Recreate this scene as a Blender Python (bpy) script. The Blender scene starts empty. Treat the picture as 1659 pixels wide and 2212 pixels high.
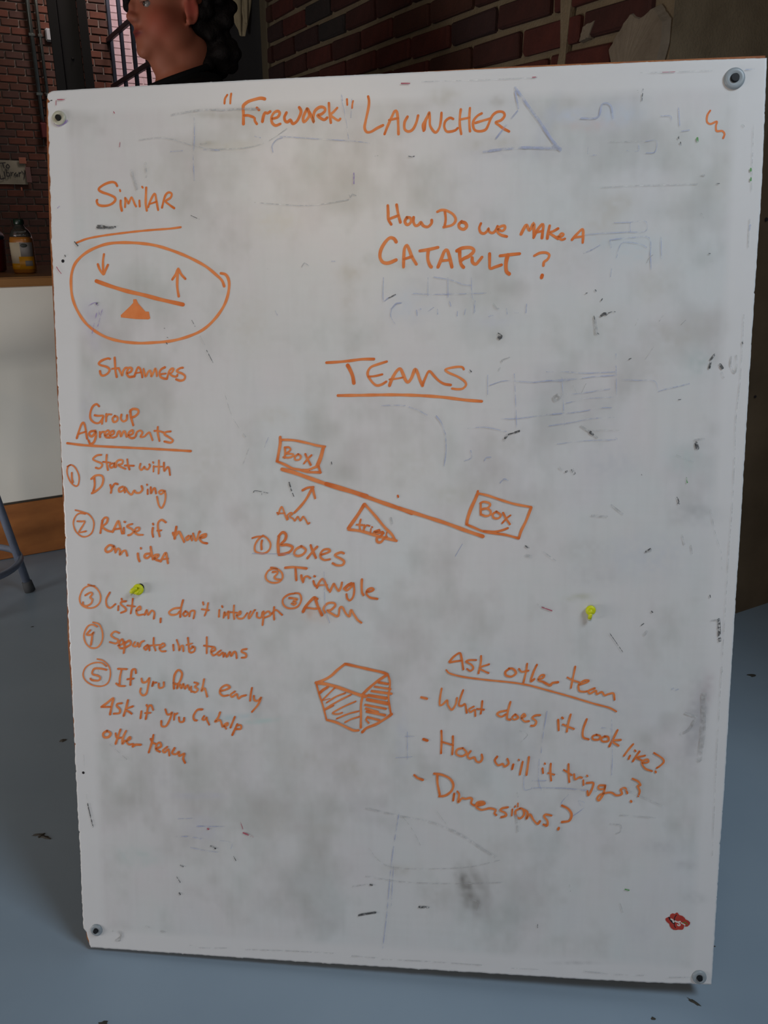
import bpy, bmesh, math, random
import numpy as np
from mathutils import Vector, Matrix, noise
C = bpy.context.scene
COL = C.collection
PI = math.pi
R_ = math.radians

# ---------------------------------------------------------------- camera, world, lights, exposure
cam_d = bpy.data.cameras.new('camera')
cam_d.sensor_fit = 'VERTICAL'; cam_d.sensor_height = 24.0
cam_d.lens = 1750.0 / 2212.0 * 24.0
cam_d.clip_start = 0.02; cam_d.clip_end = 60
cam = bpy.data.objects.new('camera', cam_d); COL.objects.link(cam)
cam.location = (0, 0, 1.04); cam.rotation_euler = (R_(70), 0, 0)
C.camera = cam

world = bpy.data.worlds.new('world'); C.world = world; world.use_nodes = True
bg = world.node_tree.nodes['Background']
bg.inputs[0].default_value = (0.92, 0.80, 0.68, 1); bg.inputs[1].default_value = 0.036

def area(name, loc, target, sx, sy, power, color, spread=180):
    d = bpy.data.lights.new(name, 'AREA'); d.shape = 'RECTANGLE'; d.size = sx; d.size_y = sy
    d.energy = power; d.color = color; d.spread = R_(spread)
    o = bpy.data.objects.new(name, d); COL.objects.link(o); o.location = loc
    o.rotation_euler = (Vector(target) - Vector(loc)).to_track_quat('-Z', 'Y').to_euler()
    return o
area('skylight', (1.50, -0.10, 2.65), (0.1, 0.80, 0.05), 0.9, 0.9, 32, (0.74, 0.88, 1.0))
area('front_fill', (-1.1, -2.4, 1.0), (-.4, 1.6, 0.4), 2.2, 1.3, 16.5, (1.0, 0.94, 0.91))  # added warm fill from behind the camera, mainly for the board
area('left_fill', (-2.4, 0.45, .38), (-1.0, 2.3, 0.65), 1.1, 0.5, 19, (1.0, 0.96, 0.92))  # low fill lamp added on the left to brighten the counter front
area('ceiling_lamp', (-0.69, -1.05, 2.30), (-0.07, 1.13, 1.09), 0.6, 0.42, 0.98, (1.0, 0.74, 0.48), 58)
area('courtyard_daylight', (-1.75, 9.65, 4.3), (-2.3, 10.5, 2.2), 2.6, .6, 25, (1.0, 0.92, 0.95))
area('hall_fill', (-2.6, 6.2, 4.2), (-3.1, 8.8, 2.2), 1.4, 1.0, 4.8, (1.0, 0.76, 0.55))  # unseen warm fill lamp aimed at the far brick wall
area('pier_fill', (-2.05, 8.05, 4.0), (-2.8, 9.0, 2.4), .8, .8, 46, (1.0, 0.84, 0.82))  # extra lamp added to brighten the brick pier, standing in for courtyard spill

C.view_settings.view_transform = 'Standard'; C.view_settings.look = 'None'
C.view_settings.exposure = 0.0; C.view_settings.gamma = 1.0
C.view_settings.use_curve_mapping = False
C.render.film_transparent = False

# ---------------------------------------------------------------- helpers
def link(name, me, mat=None, parent=None, loc=None, rot=None):
    o = bpy.data.objects.new(name, me); COL.objects.link(o)
    if mat is not None and not me.materials:
        for m in (mat if isinstance(mat, (list, tuple)) else [mat]): me.materials.append(m)
    if parent is not None: o.parent = parent
    if loc is not None: o.location = loc
    if rot is not None: o.rotation_euler = rot
    return o
def tag(o, label=None, cat=None, group=None, kind=None):
    if label: o['label'] = label
    if cat: o['category'] = cat
    if group: o['group'] = group
    if kind: o['kind'] = kind
    return o
def thing(name, label, cat, loc=(0, 0, 0), rz=0, group=None):
    o = bpy.data.objects.new(name, None); COL.objects.link(o); o.empty_display_size = .05
    o.location = loc; o.rotation_euler = (0, 0, rz)
    return tag(o, label, cat, group)
def me_py(name, v, f, smooth=False):
    me = bpy.data.meshes.new(name); me.from_pydata(v, [], f); me.update()
    if smooth: me.polygons.foreach_set('use_smooth', [True] * len(me.polygons))
    return me
def me_bm(name, bm, smooth=False):
    me = bpy.data.meshes.new(name); bmesh.ops.recalc_face_normals(bm, faces=bm.faces)
    bm.to_mesh(me); bm.free()
    if smooth: me.polygons.foreach_set('use_smooth', [True] * len(me.polygons))
    return me
def box(bm, lo, hi, bev=0.0, seg=1):
    r = bmesh.ops.create_cube(bm, size=1.0)
    lo, hi = Vector(lo), Vector(hi)
    for v in r['verts']:
        v.co = Vector([(lo[i] + hi[i]) / 2 + v.co[i] * (hi[i] - lo[i]) for i in range(3)])
    if bev:
        es = list({e for v in r['verts'] for e in v.link_edges})
        bmesh.ops.bevel(bm, geom=es, offset=bev, segments=seg, affect='EDGES')
def box_me(name, lo, hi, bev=0.0, seg=1):
    bm = bmesh.new(); box(bm, lo, hi, bev, seg); return me_bm(name, bm)
def tube(pts, r, n=10, closed=False, caps=True):
    """swept tube; r scalar or list"""
    P = [Vector(p) for p in pts]; N = len(P)
    rs = r if isinstance(r, (list, tuple)) else [r] * N
    T = []
    for i in range(N):
        a = P[(i - 1) % N] if (closed or i > 0) else P[i]
        b = P[(i + 1) % N] if (closed or i < N - 1) else P[i]
        T.append((b - a).normalized())
    up = Vector((0, 0, 1)) if abs(T[0].z) < .9 else Vector((1, 0, 0))
    u = T[0].cross(up).normalized()
    v, f = [], []
    for i in range(N):
        u = (u - T[i] * u.dot(T[i])).normalized(); w = T[i].cross(u)
        for k in range(n):
            a = 2 * PI * k / n
            v.append(P[i] + (u * math.cos(a) + w * math.sin(a)) * rs[i])
    for i in range(N if closed else N - 1):
        j = (i + 1) % N
        for k in range(n):
            f.append((i * n + k, i * n + (k + 1) % n, j * n + (k + 1) % n, j * n + k))
    if caps and not closed:
        f.append(tuple(range(n))[::-1]); f.append(tuple((N - 1) * n + k for k in range(n)))
    return v, f
def tube_me(name, pts, r, n=10, closed=False):
    v, f = tube(pts, r, n, closed); return me_py(name, v, f, True)
def lathe_me(name, prof, n=32, sq=2.0, sx=1, sy=1, smooth=True):
    """prof [(r,z)], superellipse exponent sq (2 round, >2 squarer)"""
    v, f = [], []
    for r, z in prof:
        for k in range(n):
            a = 2 * PI * k / n; c, s = math.cos(a), math.sin(a)
            d = (abs(c) ** sq + abs(s) ** sq) ** (-1 / sq)
            v.append((r * c * d * sx, r * s * d * sy, z))
    for i in range(len(prof) - 1):
        for k in range(n):
            f.append((i * n + k, i * n + (k + 1) % n, (i + 1) * n + (k + 1) % n, (i + 1) * n + k))
    f.append(tuple(range(n))[::-1]); f.append(tuple((len(prof) - 1) * n + k for k in range(n)))
    return me_py(name, v, f, smooth)
def catmull(P, step):
    """P list of 2-tuples -> dense list"""
    if len(P) < 3:
        a, b = P[0], P[-1]; return [a, ((a[0] + b[0]) / 2, (a[1] + b[1]) / 2), b]
    Q = [(2 * P[0][0] - P[1][0], 2 * P[0][1] - P[1][1])] + list(P) + [(2 * P[-1][0] - P[-2][0], 2 * P[-1][1] - P[-2][1])]
    out = []
    for i in range(1, len(Q) - 2):
        p0, p1, p2, p3 = [np.array(q, float) for q in Q[i - 1:i + 3]]
        n = max(2, int(np.hypot(*(p2 - p1)) / step))
        for k in range(n):
            t = k / n
            out.append(tuple(.5 * ((2 * p1) + (p2 - p0) * t + (2 * p0 - 5 * p1 + 4 * p2 - p3) * t * t + (3 * p1 - p0 - 3 * p2 + p3) * t ** 3)))
    out.append(tuple(P[-1]))
    return out

# ---------------------------------------------------------------- materials
def mat(name, col, rough=.6, metal=0.0, nscale=0, namt=0.0, bump=0.0, bscale=80, spec=.5, coat=0.0, trans=0.0, stretch=None, col2=None):
    m = bpy.data.materials.new(name); m.use_nodes = True
    nt = m.node_tree; b = nt.nodes['Principled BSDF']
    b.inputs['Base Color'].default_value = (*col, 1); b.inputs['Roughness'].default_value = rough
    b.inputs['Metallic'].default_value = metal; b.inputs['Specular IOR Level'].default_value = spec
    b.inputs['Coat Weight'].default_value = coat; b.inputs['Transmission Weight'].default_value = trans
    tc = nt.nodes.new('ShaderNodeTexCoord'); mp = nt.nodes.new('ShaderNodeMapping')
    nt.links.new(tc.outputs['Object'], mp.inputs['Vector'])
    if stretch: mp.inputs['Scale'].default_value = stretch
    if nscale:
        n = nt.nodes.new('ShaderNodeTexNoise'); n.inputs['Scale'].default_value = nscale; n.inputs['Detail'].default_value = 6
        nt.links.new(mp.outputs['Vector'], n.inputs['Vector'])
        r = nt.nodes.new('ShaderNodeValToRGB'); r.color_ramp.elements[0].position = .3; r.color_ramp.elements[1].position = .7
        c2 = col2 if col2 else tuple(min(1, c * (1 + namt)) for c in col)
        c1 = col if col2 else tuple(c * (1 - namt) for c in col)
        r.color_ramp.elements[0].color = (*c1, 1); r.color_ramp.elements[1].color = (*c2, 1)
        nt.links.new(n.outputs['Fac'], r.inputs['Fac']); nt.links.new(r.outputs['Color'], b.inputs['Base Color'])
    if bump:
        n = nt.nodes.new('ShaderNodeTexNoise'); n.inputs['Scale'].default_value = bscale; n.inputs['Detail'].default_value = 5
        nt.links.new(mp.outputs['Vector'], n.inputs['Vector'])
        bp = nt.nodes.new('ShaderNodeBump'); bp.inputs['Strength'].default_value = bump; bp.inputs['Distance'].default_value = .004
        nt.links.new(n.outputs['Fac'], bp.inputs['Height']); nt.links.new(bp.outputs['Normal'], b.inputs['Normal'])
    return m

M = {}
M['floor'] = mat('polished_concrete', (.25, .325, .405), .42, nscale=2.2, namt=.14, bump=.06, bscale=40, spec=.4, col2=(.31, .39, .47))
M['concrete'] = mat('stained_concrete', (.105, .073, .042), .9, nscale=5, bump=.5, bscale=30, col2=(.175, .125, .075))
M['mortar'] = mat('mortar', (.15, .112, .068), .95, nscale=14, bump=.8, bscale=160, col2=(.21, .16, .10))
M['mortar_far'] = mat('far_mortar', (.15, .115, .085), .95, nscale=6, bump=.4, bscale=60, col2=(.27, .23, .21))
BR = [mat('brick_red', (.052, .009, .0055), .9, nscale=22, bump=.6, bscale=110, col2=(.082, .015, .009)),
      mat('brick_dark_red', (.034, .008, .005), .9, nscale=22, bump=.6, bscale=110, col2=(.053, .012, .008)),
      mat('brick_brown', (.042, .012, .0065), .9, nscale=20, bump=.6, bscale=110, col2=(.060, .017, .009)),
      mat('brick_purple', (.026, .009, .009), .9, nscale=20, bump=.6, bscale=110, col2=(.038, .014, .012)),
      mat('brick_charred', (.018, .014, .013), .9, nscale=20, bump=.6, bscale=110, col2=(.028, .018, .016))]
BF = [mat('far_brick_red', (.095, .031, .018), .9, nscale=12, col2=(.13, .044, .026)),
      mat('far_brick_brown', (.068, .027, .016), .9, nscale=12, col2=(.095, .038, .024)),
      mat('far_brick_plum', (.058, .028, .021), .9, nscale=12, col2=(.085, .040, .030))]
M['plaster'] = mat('old_plaster', (.15, .118, .085), .95, nscale=16, bump=.8, bscale=60, col2=(.21, .17, .125))
M['pink_brick'] = mat('courtyard_brick', (.56, .38, .39), .9, nscale=9, bump=.3, bscale=40, col2=(.68, .50, .52))
M['pink_mortar'] = mat('courtyard_mortar', (.66, .55, .55), .95, nscale=9, namt=.1)
M['black_paint'] = mat('black_paint', (.012, .012, .013), .55)
M['door_paint'] = mat('dark_grey_door', (.030, .031, .033), .6, nscale=5, namt=.12)
M['jamb'] = mat('old_jamb_wood', (.11, .085, .05), .8, nscale=9, namt=.25, stretch=(1, 1, .1))
M['bar_steel'] = mat('blue_black_steel', (.022, .028, .045), .45, metal=.3)
M['col_steel'] = mat('dark_column_paint', (.026, .026, .027), .6, nscale=3, namt=.2)
M['conduit'] = mat('galvanised_conduit', (.20, .22, .20), .3, metal=.85, nscale=20, namt=.1)
M['plastic_grey'] = mat('grey_plastic', (.35, .37, .38), .5)
M['red_paint'] = mat('red_enamel', (.09, .006, .006), .6)
M['red_plastic'] = mat('red_plastic', (.22, .006, .012), .45)
M['blue_plastic'] = mat('dark_blue_plastic', (.010, .022, .045), .3)
M['paper'] = mat('sign_paper', (.30, .28, .21), .9, nscale=8, namt=.08)
M['sign_ink'] = mat('sign_ink', (.035, .032, .03), .8)
M['sign_yellow'] = mat('sign_yellow', (.28, .24, .04), .8)
M['tape'] = mat('orange_tape', (.34, .12, .07), .6)
M['tape_pink'] = mat('pink_tape', (.17, .09, .08), .6)
M['wood'] = mat('counter_wood', (.26, .115, .030), .5, nscale=3, bump=.1, bscale=60, stretch=(1, 1, 5), col2=(.36, .165, .045))
M['wood_kick'] = mat('worn_kick_wood', (.26, .085, .020), .6, nscale=6, bump=.15, bscale=30, stretch=(1, 1, 3), col2=(.46, .165, .040))
M['white_panel'] = mat('cream_counter_panel', (.86, .82, .74), .55, nscale=3, namt=.05)
M['stool'] = mat('blue_grey_stool_metal', (.20, .23, .31), .40, metal=.35, nscale=30, namt=.12)
M['rubber'] = mat('grey_rubber', (.055, .058, .062), .8)
M['seat'] = mat('stool_seat', (.11, .055, .025), .5, nscale=6, namt=.2)
M['cap'] = mat('green_cap', (.004, .016, .008), .35)
M['clear'] = mat('clear_plastic', (.30, .29, .26), .08, trans=.9)
M['juice'] = mat('amber_juice', (.36, .13, .018), .25, coat=.6)
M['cream_label'] = mat('cream_label', (.55, .46, .33), .6)
M['grey_label'] = mat('grey_label', (.24, .22, .21), .6)
M['yellow_label'] = mat('yellow_label', (.62, .27, .004), .5)
M['label_dark'] = mat('label_dark', (.03, .035, .03), .6)
M['cloth'] = mat('cream_cloth', (.36, .29, .18), .95, nscale=60, namt=.08, bump=.3, bscale=300)
M['shirt'] = mat('black_cotton', (.006, .006, .0065), .95, spec=.1, bump=.2, bscale=400)
M['trousers'] = mat('dark_denim', (.02, .024, .035), .95)
M['shoe'] = mat('dark_shoe', (.02, .02, .02), .7)
M['hair'] = mat('dark_brown_hair', (.006, .004, .004), .75, spec=.2, bump=.8, bscale=160)
M['eye'] = mat('eye_white', (.20, .17, .16), .2)
M['iris'] = mat('iris', (.03, .02, .015), .2)
M['hardboard'] = mat('worn_board_edge', (.40, .165, .055), .75, nscale=40, bump=.4, bscale=200, col2=(.27, .085, .03))
M['washer'] = mat('nylon_washer', (.46, .45, .36), .35, nscale=20, namt=.06)
M['washer_blue'] = mat('grey_nylon_washer', (.30, .34, .37), .35, nscale=20, namt=.06)
M['screw'] = mat('black_screw', (.015, .016, .018), .4, metal=.5)
M['cord'] = mat('yellow_cord', (.66, .70, .005), .42, nscale=220, namt=.08)
M['cord_tip'] = mat('melted_cord_tip', (.52, .52, .36), .4)
M['hole'] = mat('dark_hole', (.012, .010, .014), .9)
M['dirt'] = mat('floor_dirt', (.05, .045, .035), .95)
M['brown_dirt'] = mat('brown_smudge', (.10, .095, .085), .95)
M['sticker_red'] = mat('red_sticker', (.42, .035, .022), .55, nscale=120, namt=.1)
M['sticker_white'] = mat('scratched_white', (.62, .58, .55), .7)
M['mk_blue'] = mat('blue_trace', (.34, .39, .62), .5, nscale=60, col2=(.48, .52, .66))
M['mk_grey'] = mat('grey_grime', (.36, .355, .35), .6, nscale=140, col2=(.62, .62, .62))
M['mk_black'] = mat('black_mark', (.025, .026, .03), .6, nscale=260, col2=(.14, .14, .14))
M['mk_red'] = mat('red_mark', (.42, .05, .09), .6)
M['mk_green'] = mat('green_mark', (.07, .30, .05), .6)
M['mk_purple'] = mat('purple_mark', (.28, .17, .50), .6)

def broken(m, scale, lo, hi, top):
    # worn-off ink: patchy coverage
    nt = m.node_tree; b = nt.nodes['Principled BSDF']
    tc = nt.nodes.new('ShaderNodeTexCoord'); n = nt.nodes.new('ShaderNodeTexNoise'); n.inputs['Scale'].default_value = scale; n.inputs['Detail'].default_value = 6
    r = nt.nodes.new('ShaderNodeMapRange'); r.inputs['From Min'].default_value = lo; r.inputs['From Max'].default_value = hi; r.inputs['To Max'].default_value = top
    nt.links.new(tc.outputs['Object'], n.inputs['Vector']); nt.links.new(n.outputs['Fac'], r.inputs['Value']); nt.links.new(r.outputs[0], b.inputs['Alpha'])
broken(M['mk_blue'], 70, .36, .66, .85); broken(M['mk_grey'], 110, .36, .62, .70); broken(M['mk_black'], 330, .38, .52, .95)
broken(M['mk_purple'], 160, .38, .62, .7); broken(M['mk_red'], 200, .36, .5, .9); broken(M['mk_green'], 200, .36, .5, .9)
def attr_color(m, name, target='Base Color'):
    nt = m.node_tree; b = nt.nodes['Principled BSDF']
    a = nt.nodes.new('ShaderNodeAttribute'); a.attribute_name = name
    nt.links.new(a.outputs['Color'], b.inputs[target]); return m
M['ink'] = mat('orange_marker_ink', (.7, .2, .05), .5)
nt = M['ink'].node_tree; b = nt.nodes['Principled BSDF']
a = nt.nodes.new('ShaderNodeAttribute'); a.attribute_name = 'tone'
n = nt.nodes.new('ShaderNodeTexNoise'); n.inputs['Scale'].default_value = 55; n.inputs['Detail'].default_value = 3
tc = nt.nodes.new('ShaderNodeTexCoord'); nt.links.new(tc.outputs['Object'], n.inputs['Vector'])
ma = nt.nodes.new('ShaderNodeMath'); ma.operation = 'MULTIPLY_ADD'; ma.inputs[1].default_value = .9; ma.inputs[2].default_value = -.45
nt.links.new(n.outputs['Fac'], ma.inputs[0])
ad = nt.nodes.new('ShaderNodeMath'); ad.operation = 'ADD'; ad.use_clamp = True
nt.links.new(ma.outputs[0], ad.inputs[0]); nt.links.new(a.outputs['Fac'], ad.inputs[1])
rp = nt.nodes.new('ShaderNodeValToRGB')
rp.color_ramp.elements[0].color = (.88, .31, .10, 1); rp.color_ramp.elements[1].color = (.66, .125, .006, 1)
nt.links.new(ad.outputs[0], rp.inputs['Fac']); nt.links.new(rp.outputs['Color'], b.inputs['Base Color'])
M['board'] = attr_color(mat('melamine_board', (.7, .7, .7), .34, spec=.5), 'dirt')
M['skin'] = attr_color(mat('skin', (.45, .2, .13), .62, spec=.3), 'tint')
M['skin'].node_tree.nodes['Principled BSDF'].inputs['Subsurface Weight'].default_value = .08
M['skin'].node_tree.nodes['Principled BSDF'].inputs['Subsurface Radius'].default_value = (.01, .004, .002)

# ---------------------------------------------------------------- board data, millimetres on the board surface
INK = [
  ('firework_launcher_title', 'orange handwritten title reading "Firework" LAUNCHER', [
   [2.65,248.7,1209.3,245.6,1204.7,244.7,1198.9], [2.65,253.9,1210.5,253,1205.1,252.4,1198.7], [3.95,297.9,1202.6,292.8,1203.7,285.4,1202.6,276.5,1200.2,270.5,1196.3,269.3,1192.9,269.5,1184.6,269.3,1172.9], [3.18,270.2,1183.2,276.1,1183,282.7,1180.7], [3.44,284.2,1179.3,284.6,1175.9,287,1172.3], [3.44,287.4,1192,290.3,1189.4], [3.71,294.4,1174.9,296,1181.7,298.3,1185.7,301.2,1184.9,304.9,1186.9], [3.43,307.7,1177.9,314.4,1179.7,317.4,1184.4,314.5,1187.2,309.3,1184.7,306.3,1178.6,307.6,1172.4,312,1169.5,317.9,1171.3], [3.69,326.2,1184.8,323.4,1179.4,324.5,1174.6,327.7,1173.4,331.1,1175.7,332.6,1173.6,334.7,1170.8,339.9,1174.1,344.4,1182.1,345.2,1186.9,343,1190.6], [3.67,353.2,1188.6,350.2,1183.3,348,1177.9,348.6,1172.7,352.3,1175,356,1180.4,354.6,1187.2,353.2,1188.6], [3.67,356.1,1184.5,359.6,1177.5,361.8,1172,361.1,1177.5,363.4,1185.6,369.9,1190.1,375.7,1189,376.4,1185.1,371.3,1181.2,366.9,1180,371.2,1176.4,375.6,1174.5,379.2,1176.9], [3.13,381.6,1194.5,382.2,1183.6,384,1170.6], [3.13,392.4,1188.4,387.3,1183.4,383.6,1180.1,388.6,1175.9,393.7,1173,396.2,1174.9], [2.60,405,1198.4,405.4,1191.6], [2.34,412.9,1196.1,411.8,1191.4,411.5,1187.7], [3.36,432.3,1200.8,433.4,1195.4,432.7,1187.3,429,1171.2,427.6,1163,430.4,1157.8,436.2,1158,443.4,1161.9,451.3,1165.3], [3.38,453.3,1154.5,456.9,1163.3,462.6,1175.3,466.2,1181.9,469,1181.1,470.5,1171,471.2,1154], [2.85,459,1171.3,470.5,1173.4], [3.36,482.6,1174.6,479,1168,479.1,1159.8,484.1,1156.7,489.8,1159.5,494,1167.5,496.1,1175.5], [3.87,504,1158.4,505.3,1168.5,508.1,1173.8,510.2,1178.4], [3.10,503.3,1157,502.5,1164.5,507.4,1172.4,510.2,1178.4,511,1171,511.8,1162.2,518.2,1154.5,523.1,1159.8,525.2,1169.2,525.8,1177.9], [3.08,540.7,1170,536.4,1171.5,530.8,1167.6,529.5,1160.9,532.4,1155.4,538,1155,543.6,1156.4,546.4,1158.8], [3.07,550.1,1181.1,549.1,1172.4,549.2,1161.6,551,1151.5], [3.06,561.6,1182.4,561,1172,561.2,1162.6,562,1154.5], [2.82,549.1,1169,561.1,1170.9], [3.18,576.4,1175.5,571.5,1173,566.7,1167.8,565.8,1161.1,568.3,1155.7,574.6,1154.1,581.6,1155.9,585,1161.8,587.7,1168.5,591.1,1173.7,596.6,1176.8,602.9,1176.2,605.1,1171.9,601,1166.7,594.1,1164.2,598.3,1160.7,604,1156.5,611,1152.7], [3.07,568.9,1164.4,577.9,1166.8,587.7,1169.1]]),
  ('squiggle', 'small orange zigzag squiggle near the upper right corner', [
   [2.40,855.6,1169.4,852.5,1164,852.4,1156.7,856.7,1153.8,864,1156.3,863.3,1150.9,864.5,1145.3,871,1145.1,874,1141.4,872.7,1136.8]]),
  ('similar_note', 'orange handwriting reading SIMILAR with a line under it', [
   [3.18,96.2,1100,93.9,1103.8,88.3,1105.1,79.3,1102.7,71.8,1098.3,70.8,1095.4,75.6,1092.3,85.2,1089,92.3,1085.1,92.1,1080.6,85.4,1076.2,76.4,1074.9,69.2,1076.6,67,1081.2,67.8,1082.7], [3.19,100.2,1081.1,100,1075.1,101.3,1068.3], [2.60,99.7,1094.9,100.2,1093.1], [2.61,105.9,1072.7,106.6,1079.5,106.4,1084.7,109.1,1080.9,110.9,1077.1,113.2,1081.6,115.4,1085,118,1080,119.4,1076.2,121.2,1073.1], [2.60,126,1080.5,126.2,1073], [2.30,130.4,1098.1,131.3,1096.8], [3.17,136,1096.7,135.1,1084.8,134.7,1075.8,135.7,1067.5], [2.89,137.8,1072,140.5,1078.7,145.6,1087.5,148,1088.2,149.3,1080,151.3,1067.9], [2.31,139.5,1075.7,149.3,1078.5], [2.88,156.7,1070.8,159.8,1081.2,162.4,1087.1,166.5,1090,170.4,1088.1,168.7,1083.2,162.1,1078.9,166.8,1074.3,173.3,1069.7], [2.66,36.3,1028,51.7,1033,73.1,1036.4,99.3,1039.2,133.5,1042,165.7,1043.6,181.5,1045.2]]),
  ('seesaw_drawing', 'orange seesaw drawing with two arrows inside a large oval', [
   [3.73,238.6,968.2,235.8,975.4,228.3,982.8,213.4,994.6,190.9,1006.5,168.2,1015.6,145.4,1022.5,122.4,1025.9,99.2,1027,80.5,1025.9,63.1,1021.2,47.1,1013.5,34,1002,27.9,988.9,26,974.2,27.1,956.5,32.6,940.1,42.9,923.6,56.6,911.5,73.6,902.4,93.8,897,117.3,894.6,140.8,895.2,164.2,897.2,187.7,902.9,208,911.6,223.8,924.6,236.4,940.6,242.9,955,245.5,969.5,244.2,978.2,240.5,983.3,234.5,984.9], [3.08,74.1,1012.3,72.5,1004.3,72.1,994,72.2,986.7], [3.10,65,999.3,67.3,992.7,72.2,986,75.1,991.1,79,998.3], [5.09,61.9,977.4,81.2,970.5,104.4,963.5,127.5,958.1,150.6,951.9,181.3,944.9], [3.49,175.8,955.9,174.3,967.6,174.7,979.3,176.3,991.6], [3.06,167.7,977.9,172.5,984.4,176.3,991.6,180.2,984.3,185.7,978.4], [-1.00,112.5,952.7,116.7,952.9,119.3,947.1,129,936.3,133.7,936.2,135.4,927.1,132.6,925.9,115.4,926.5,94.4,929,94.2,932,107.5,943.3,112.3,948]]),
  ('catapult_question', 'orange handwriting reading How Do we MAKE A CATAPULT ?', [
   [3.63,457.5,1066.4,458,1057.7,458.4,1049,462,1042.8], [3.62,468.9,1067,471,1055.7,473.8,1045.2], [3.31,458.4,1049.3,471,1053.6], [3.63,482.3,1051.1,479.7,1045.9,482.8,1041.8,487.3,1044.9,487,1050.1,482.3,1051.1], [3.62,490.9,1050.9,490.9,1044.8,493.7,1040.4,498.2,1042,500.3,1044.6,503.6,1040.2,509.4,1038.8,514,1042.9,514.3,1046.9], [3.28,521.4,1057.1,526.8,1059.2,534,1058,542,1053.2,545.1,1046.2,540.4,1040.3,529.7,1037.9], [3.27,531.3,1056.9,532.3,1047.4,530.9,1038.7], [3.92,552.8,1044.3,549.3,1040.9,550.3,1036.6,555.6,1034.7,559.2,1038.1,557.3,1042.5,552.9,1043.8], [3.26,577.4,1041.5,575.4,1036,577.1,1030.5,581.5,1029,585.6,1032,587,1035.3,588.4,1030.9,592.7,1029.5,596.6,1033,598.6,1037.6], [3.25,599.2,1033.8,604.6,1031.6,608,1034.5,607.1,1038,600.9,1036.4,598.4,1031.3,602.9,1026.8,610.5,1024.6], [3.89,628.5,1027.2,631.9,1034,635.3,1038.2,639,1031.6,643.2,1038.9,644.4,1038.9,644.8,1024.3], [3.56,644.4,1022.6,648.6,1031.1,654.6,1038.7,656.4,1036.9,655.7,1029.2,655,1022], [2.91,647.8,1029,655.8,1030.6], [3.55,664.3,1036.8,662.7,1029.1,661.7,1021.3], [3.22,674.9,1033.1,668.8,1029.8,664,1028.2,669.8,1024.1,675.2,1020.6], [2.90,674.2,1022.8,680.3,1023.6,682,1026.1,679,1027,676.3,1022.8,679.6,1019.3,683.9,1020.4], [3.22,692.7,1019,698.6,1025.8,705.4,1031.6,706.5,1024.7,706.2,1015.3], [2.90,696.1,1021.9,705.6,1022.7], [4.32,468.4,1020.8,465.7,1024.7,460.2,1025.9,453.8,1020.2,448.4,1010.7,447.4,1001.9,451.1,995.6,458.4,994.3,468.4,998], [4.00,478.1,989,478.4,1001.3,479.3,1011.8,482.4,1016.2,485.7,1010,489.3,1001.1,494.8,992.2], [3.33,478.4,998.7,489.3,1002], [3.98,499.2,1008.8,511,1010.4,522.7,1012.8], [4.30,510.1,1009.5,509.6,999,512,991.1,514.2,988.4], [4.31,522.9,988.2,527.3,998.7,530.8,1007.4,534.4,1009.1,537.2,1002,540.9,987.9], [3.31,528.2,996,538.1,996.7], [4.28,550.6,1007.9,551,1000,552.6,991.2,555.8,987.3], [4.28,547,1008,554.1,1011.3,564.8,1011.6,568.8,1007.5,563.2,1001.5,556.1,998.2,551.6,994.8], [3.95,566.8,998.9,567.2,993.6,571.4,990.9,575.8,995.2,579.3,999.5], [3.60,589,1003.7,589.2,994.1,589.9,985.4,596.4,987,604.4,989.5], [3.93,602.4,1000.8,614.8,1002,627.2,1003], [4.90,612.2,1001.5,610.1,992,610.8,981.5,614.4,978], [3.25,645.8,1000.1,652.8,1003.4,660.7,1003.6,664.8,1000.6,662.7,995.4,658.3,992,657.6,987.7], [4.24,656.4,975.6,655.6,972.8]]),
  ('teams_heading', 'orange handwriting reading TEAMS with a line under it', [
   [3.59,375.6,866.9,389.9,867.6,404.8,868.9,422.8,871,439.1,871.2], [4.95,404.1,863.1,407,857.9,410.7,849.1,412.2,840], [3.28,456.2,867.9,446.6,865,436.2,861.4,431.7,856.4,430.9,850.5,434.6,843.9,439.1,838.8,443.6,836.6,449.5,838,455.5,841.6], [2.75,431.7,848.3,440.6,849,450.3,851.2], [4.12,459.9,836.5,462.9,844.5,468.8,854.7,474,858.3,477.7,851.8,480.7,844.5,484.4,840.8,488.8,845.9,491.7,853.2,493.9,857.5,496.9,853.1,499.9,844.4,503.6,836.4], [2.47,459.9,844.5,470.3,845.7,477.7,847.1], [3.27,503.6,837.1,506.5,844.4,510.9,853.8,513.8,854.5,519,848.7,524.9,842.8,532.3,838.4,540.8,837], [2.97,557.7,857.2,555.5,860.1,548.2,860.4,538,858.7,533.6,856.6,538,852.9,549.8,847.8,558.6,842,560.9,836.9,556.5,832.3,550,831.4,542.6,832.3], [3.89,390.7,823.5,419.6,823.8,464.4,824.3,501.5,823.2,531,821,560.4,817.3,581.6,815.6]]),
  ('streamers_note', 'orange handwriting reading STREAMERS', [
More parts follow.
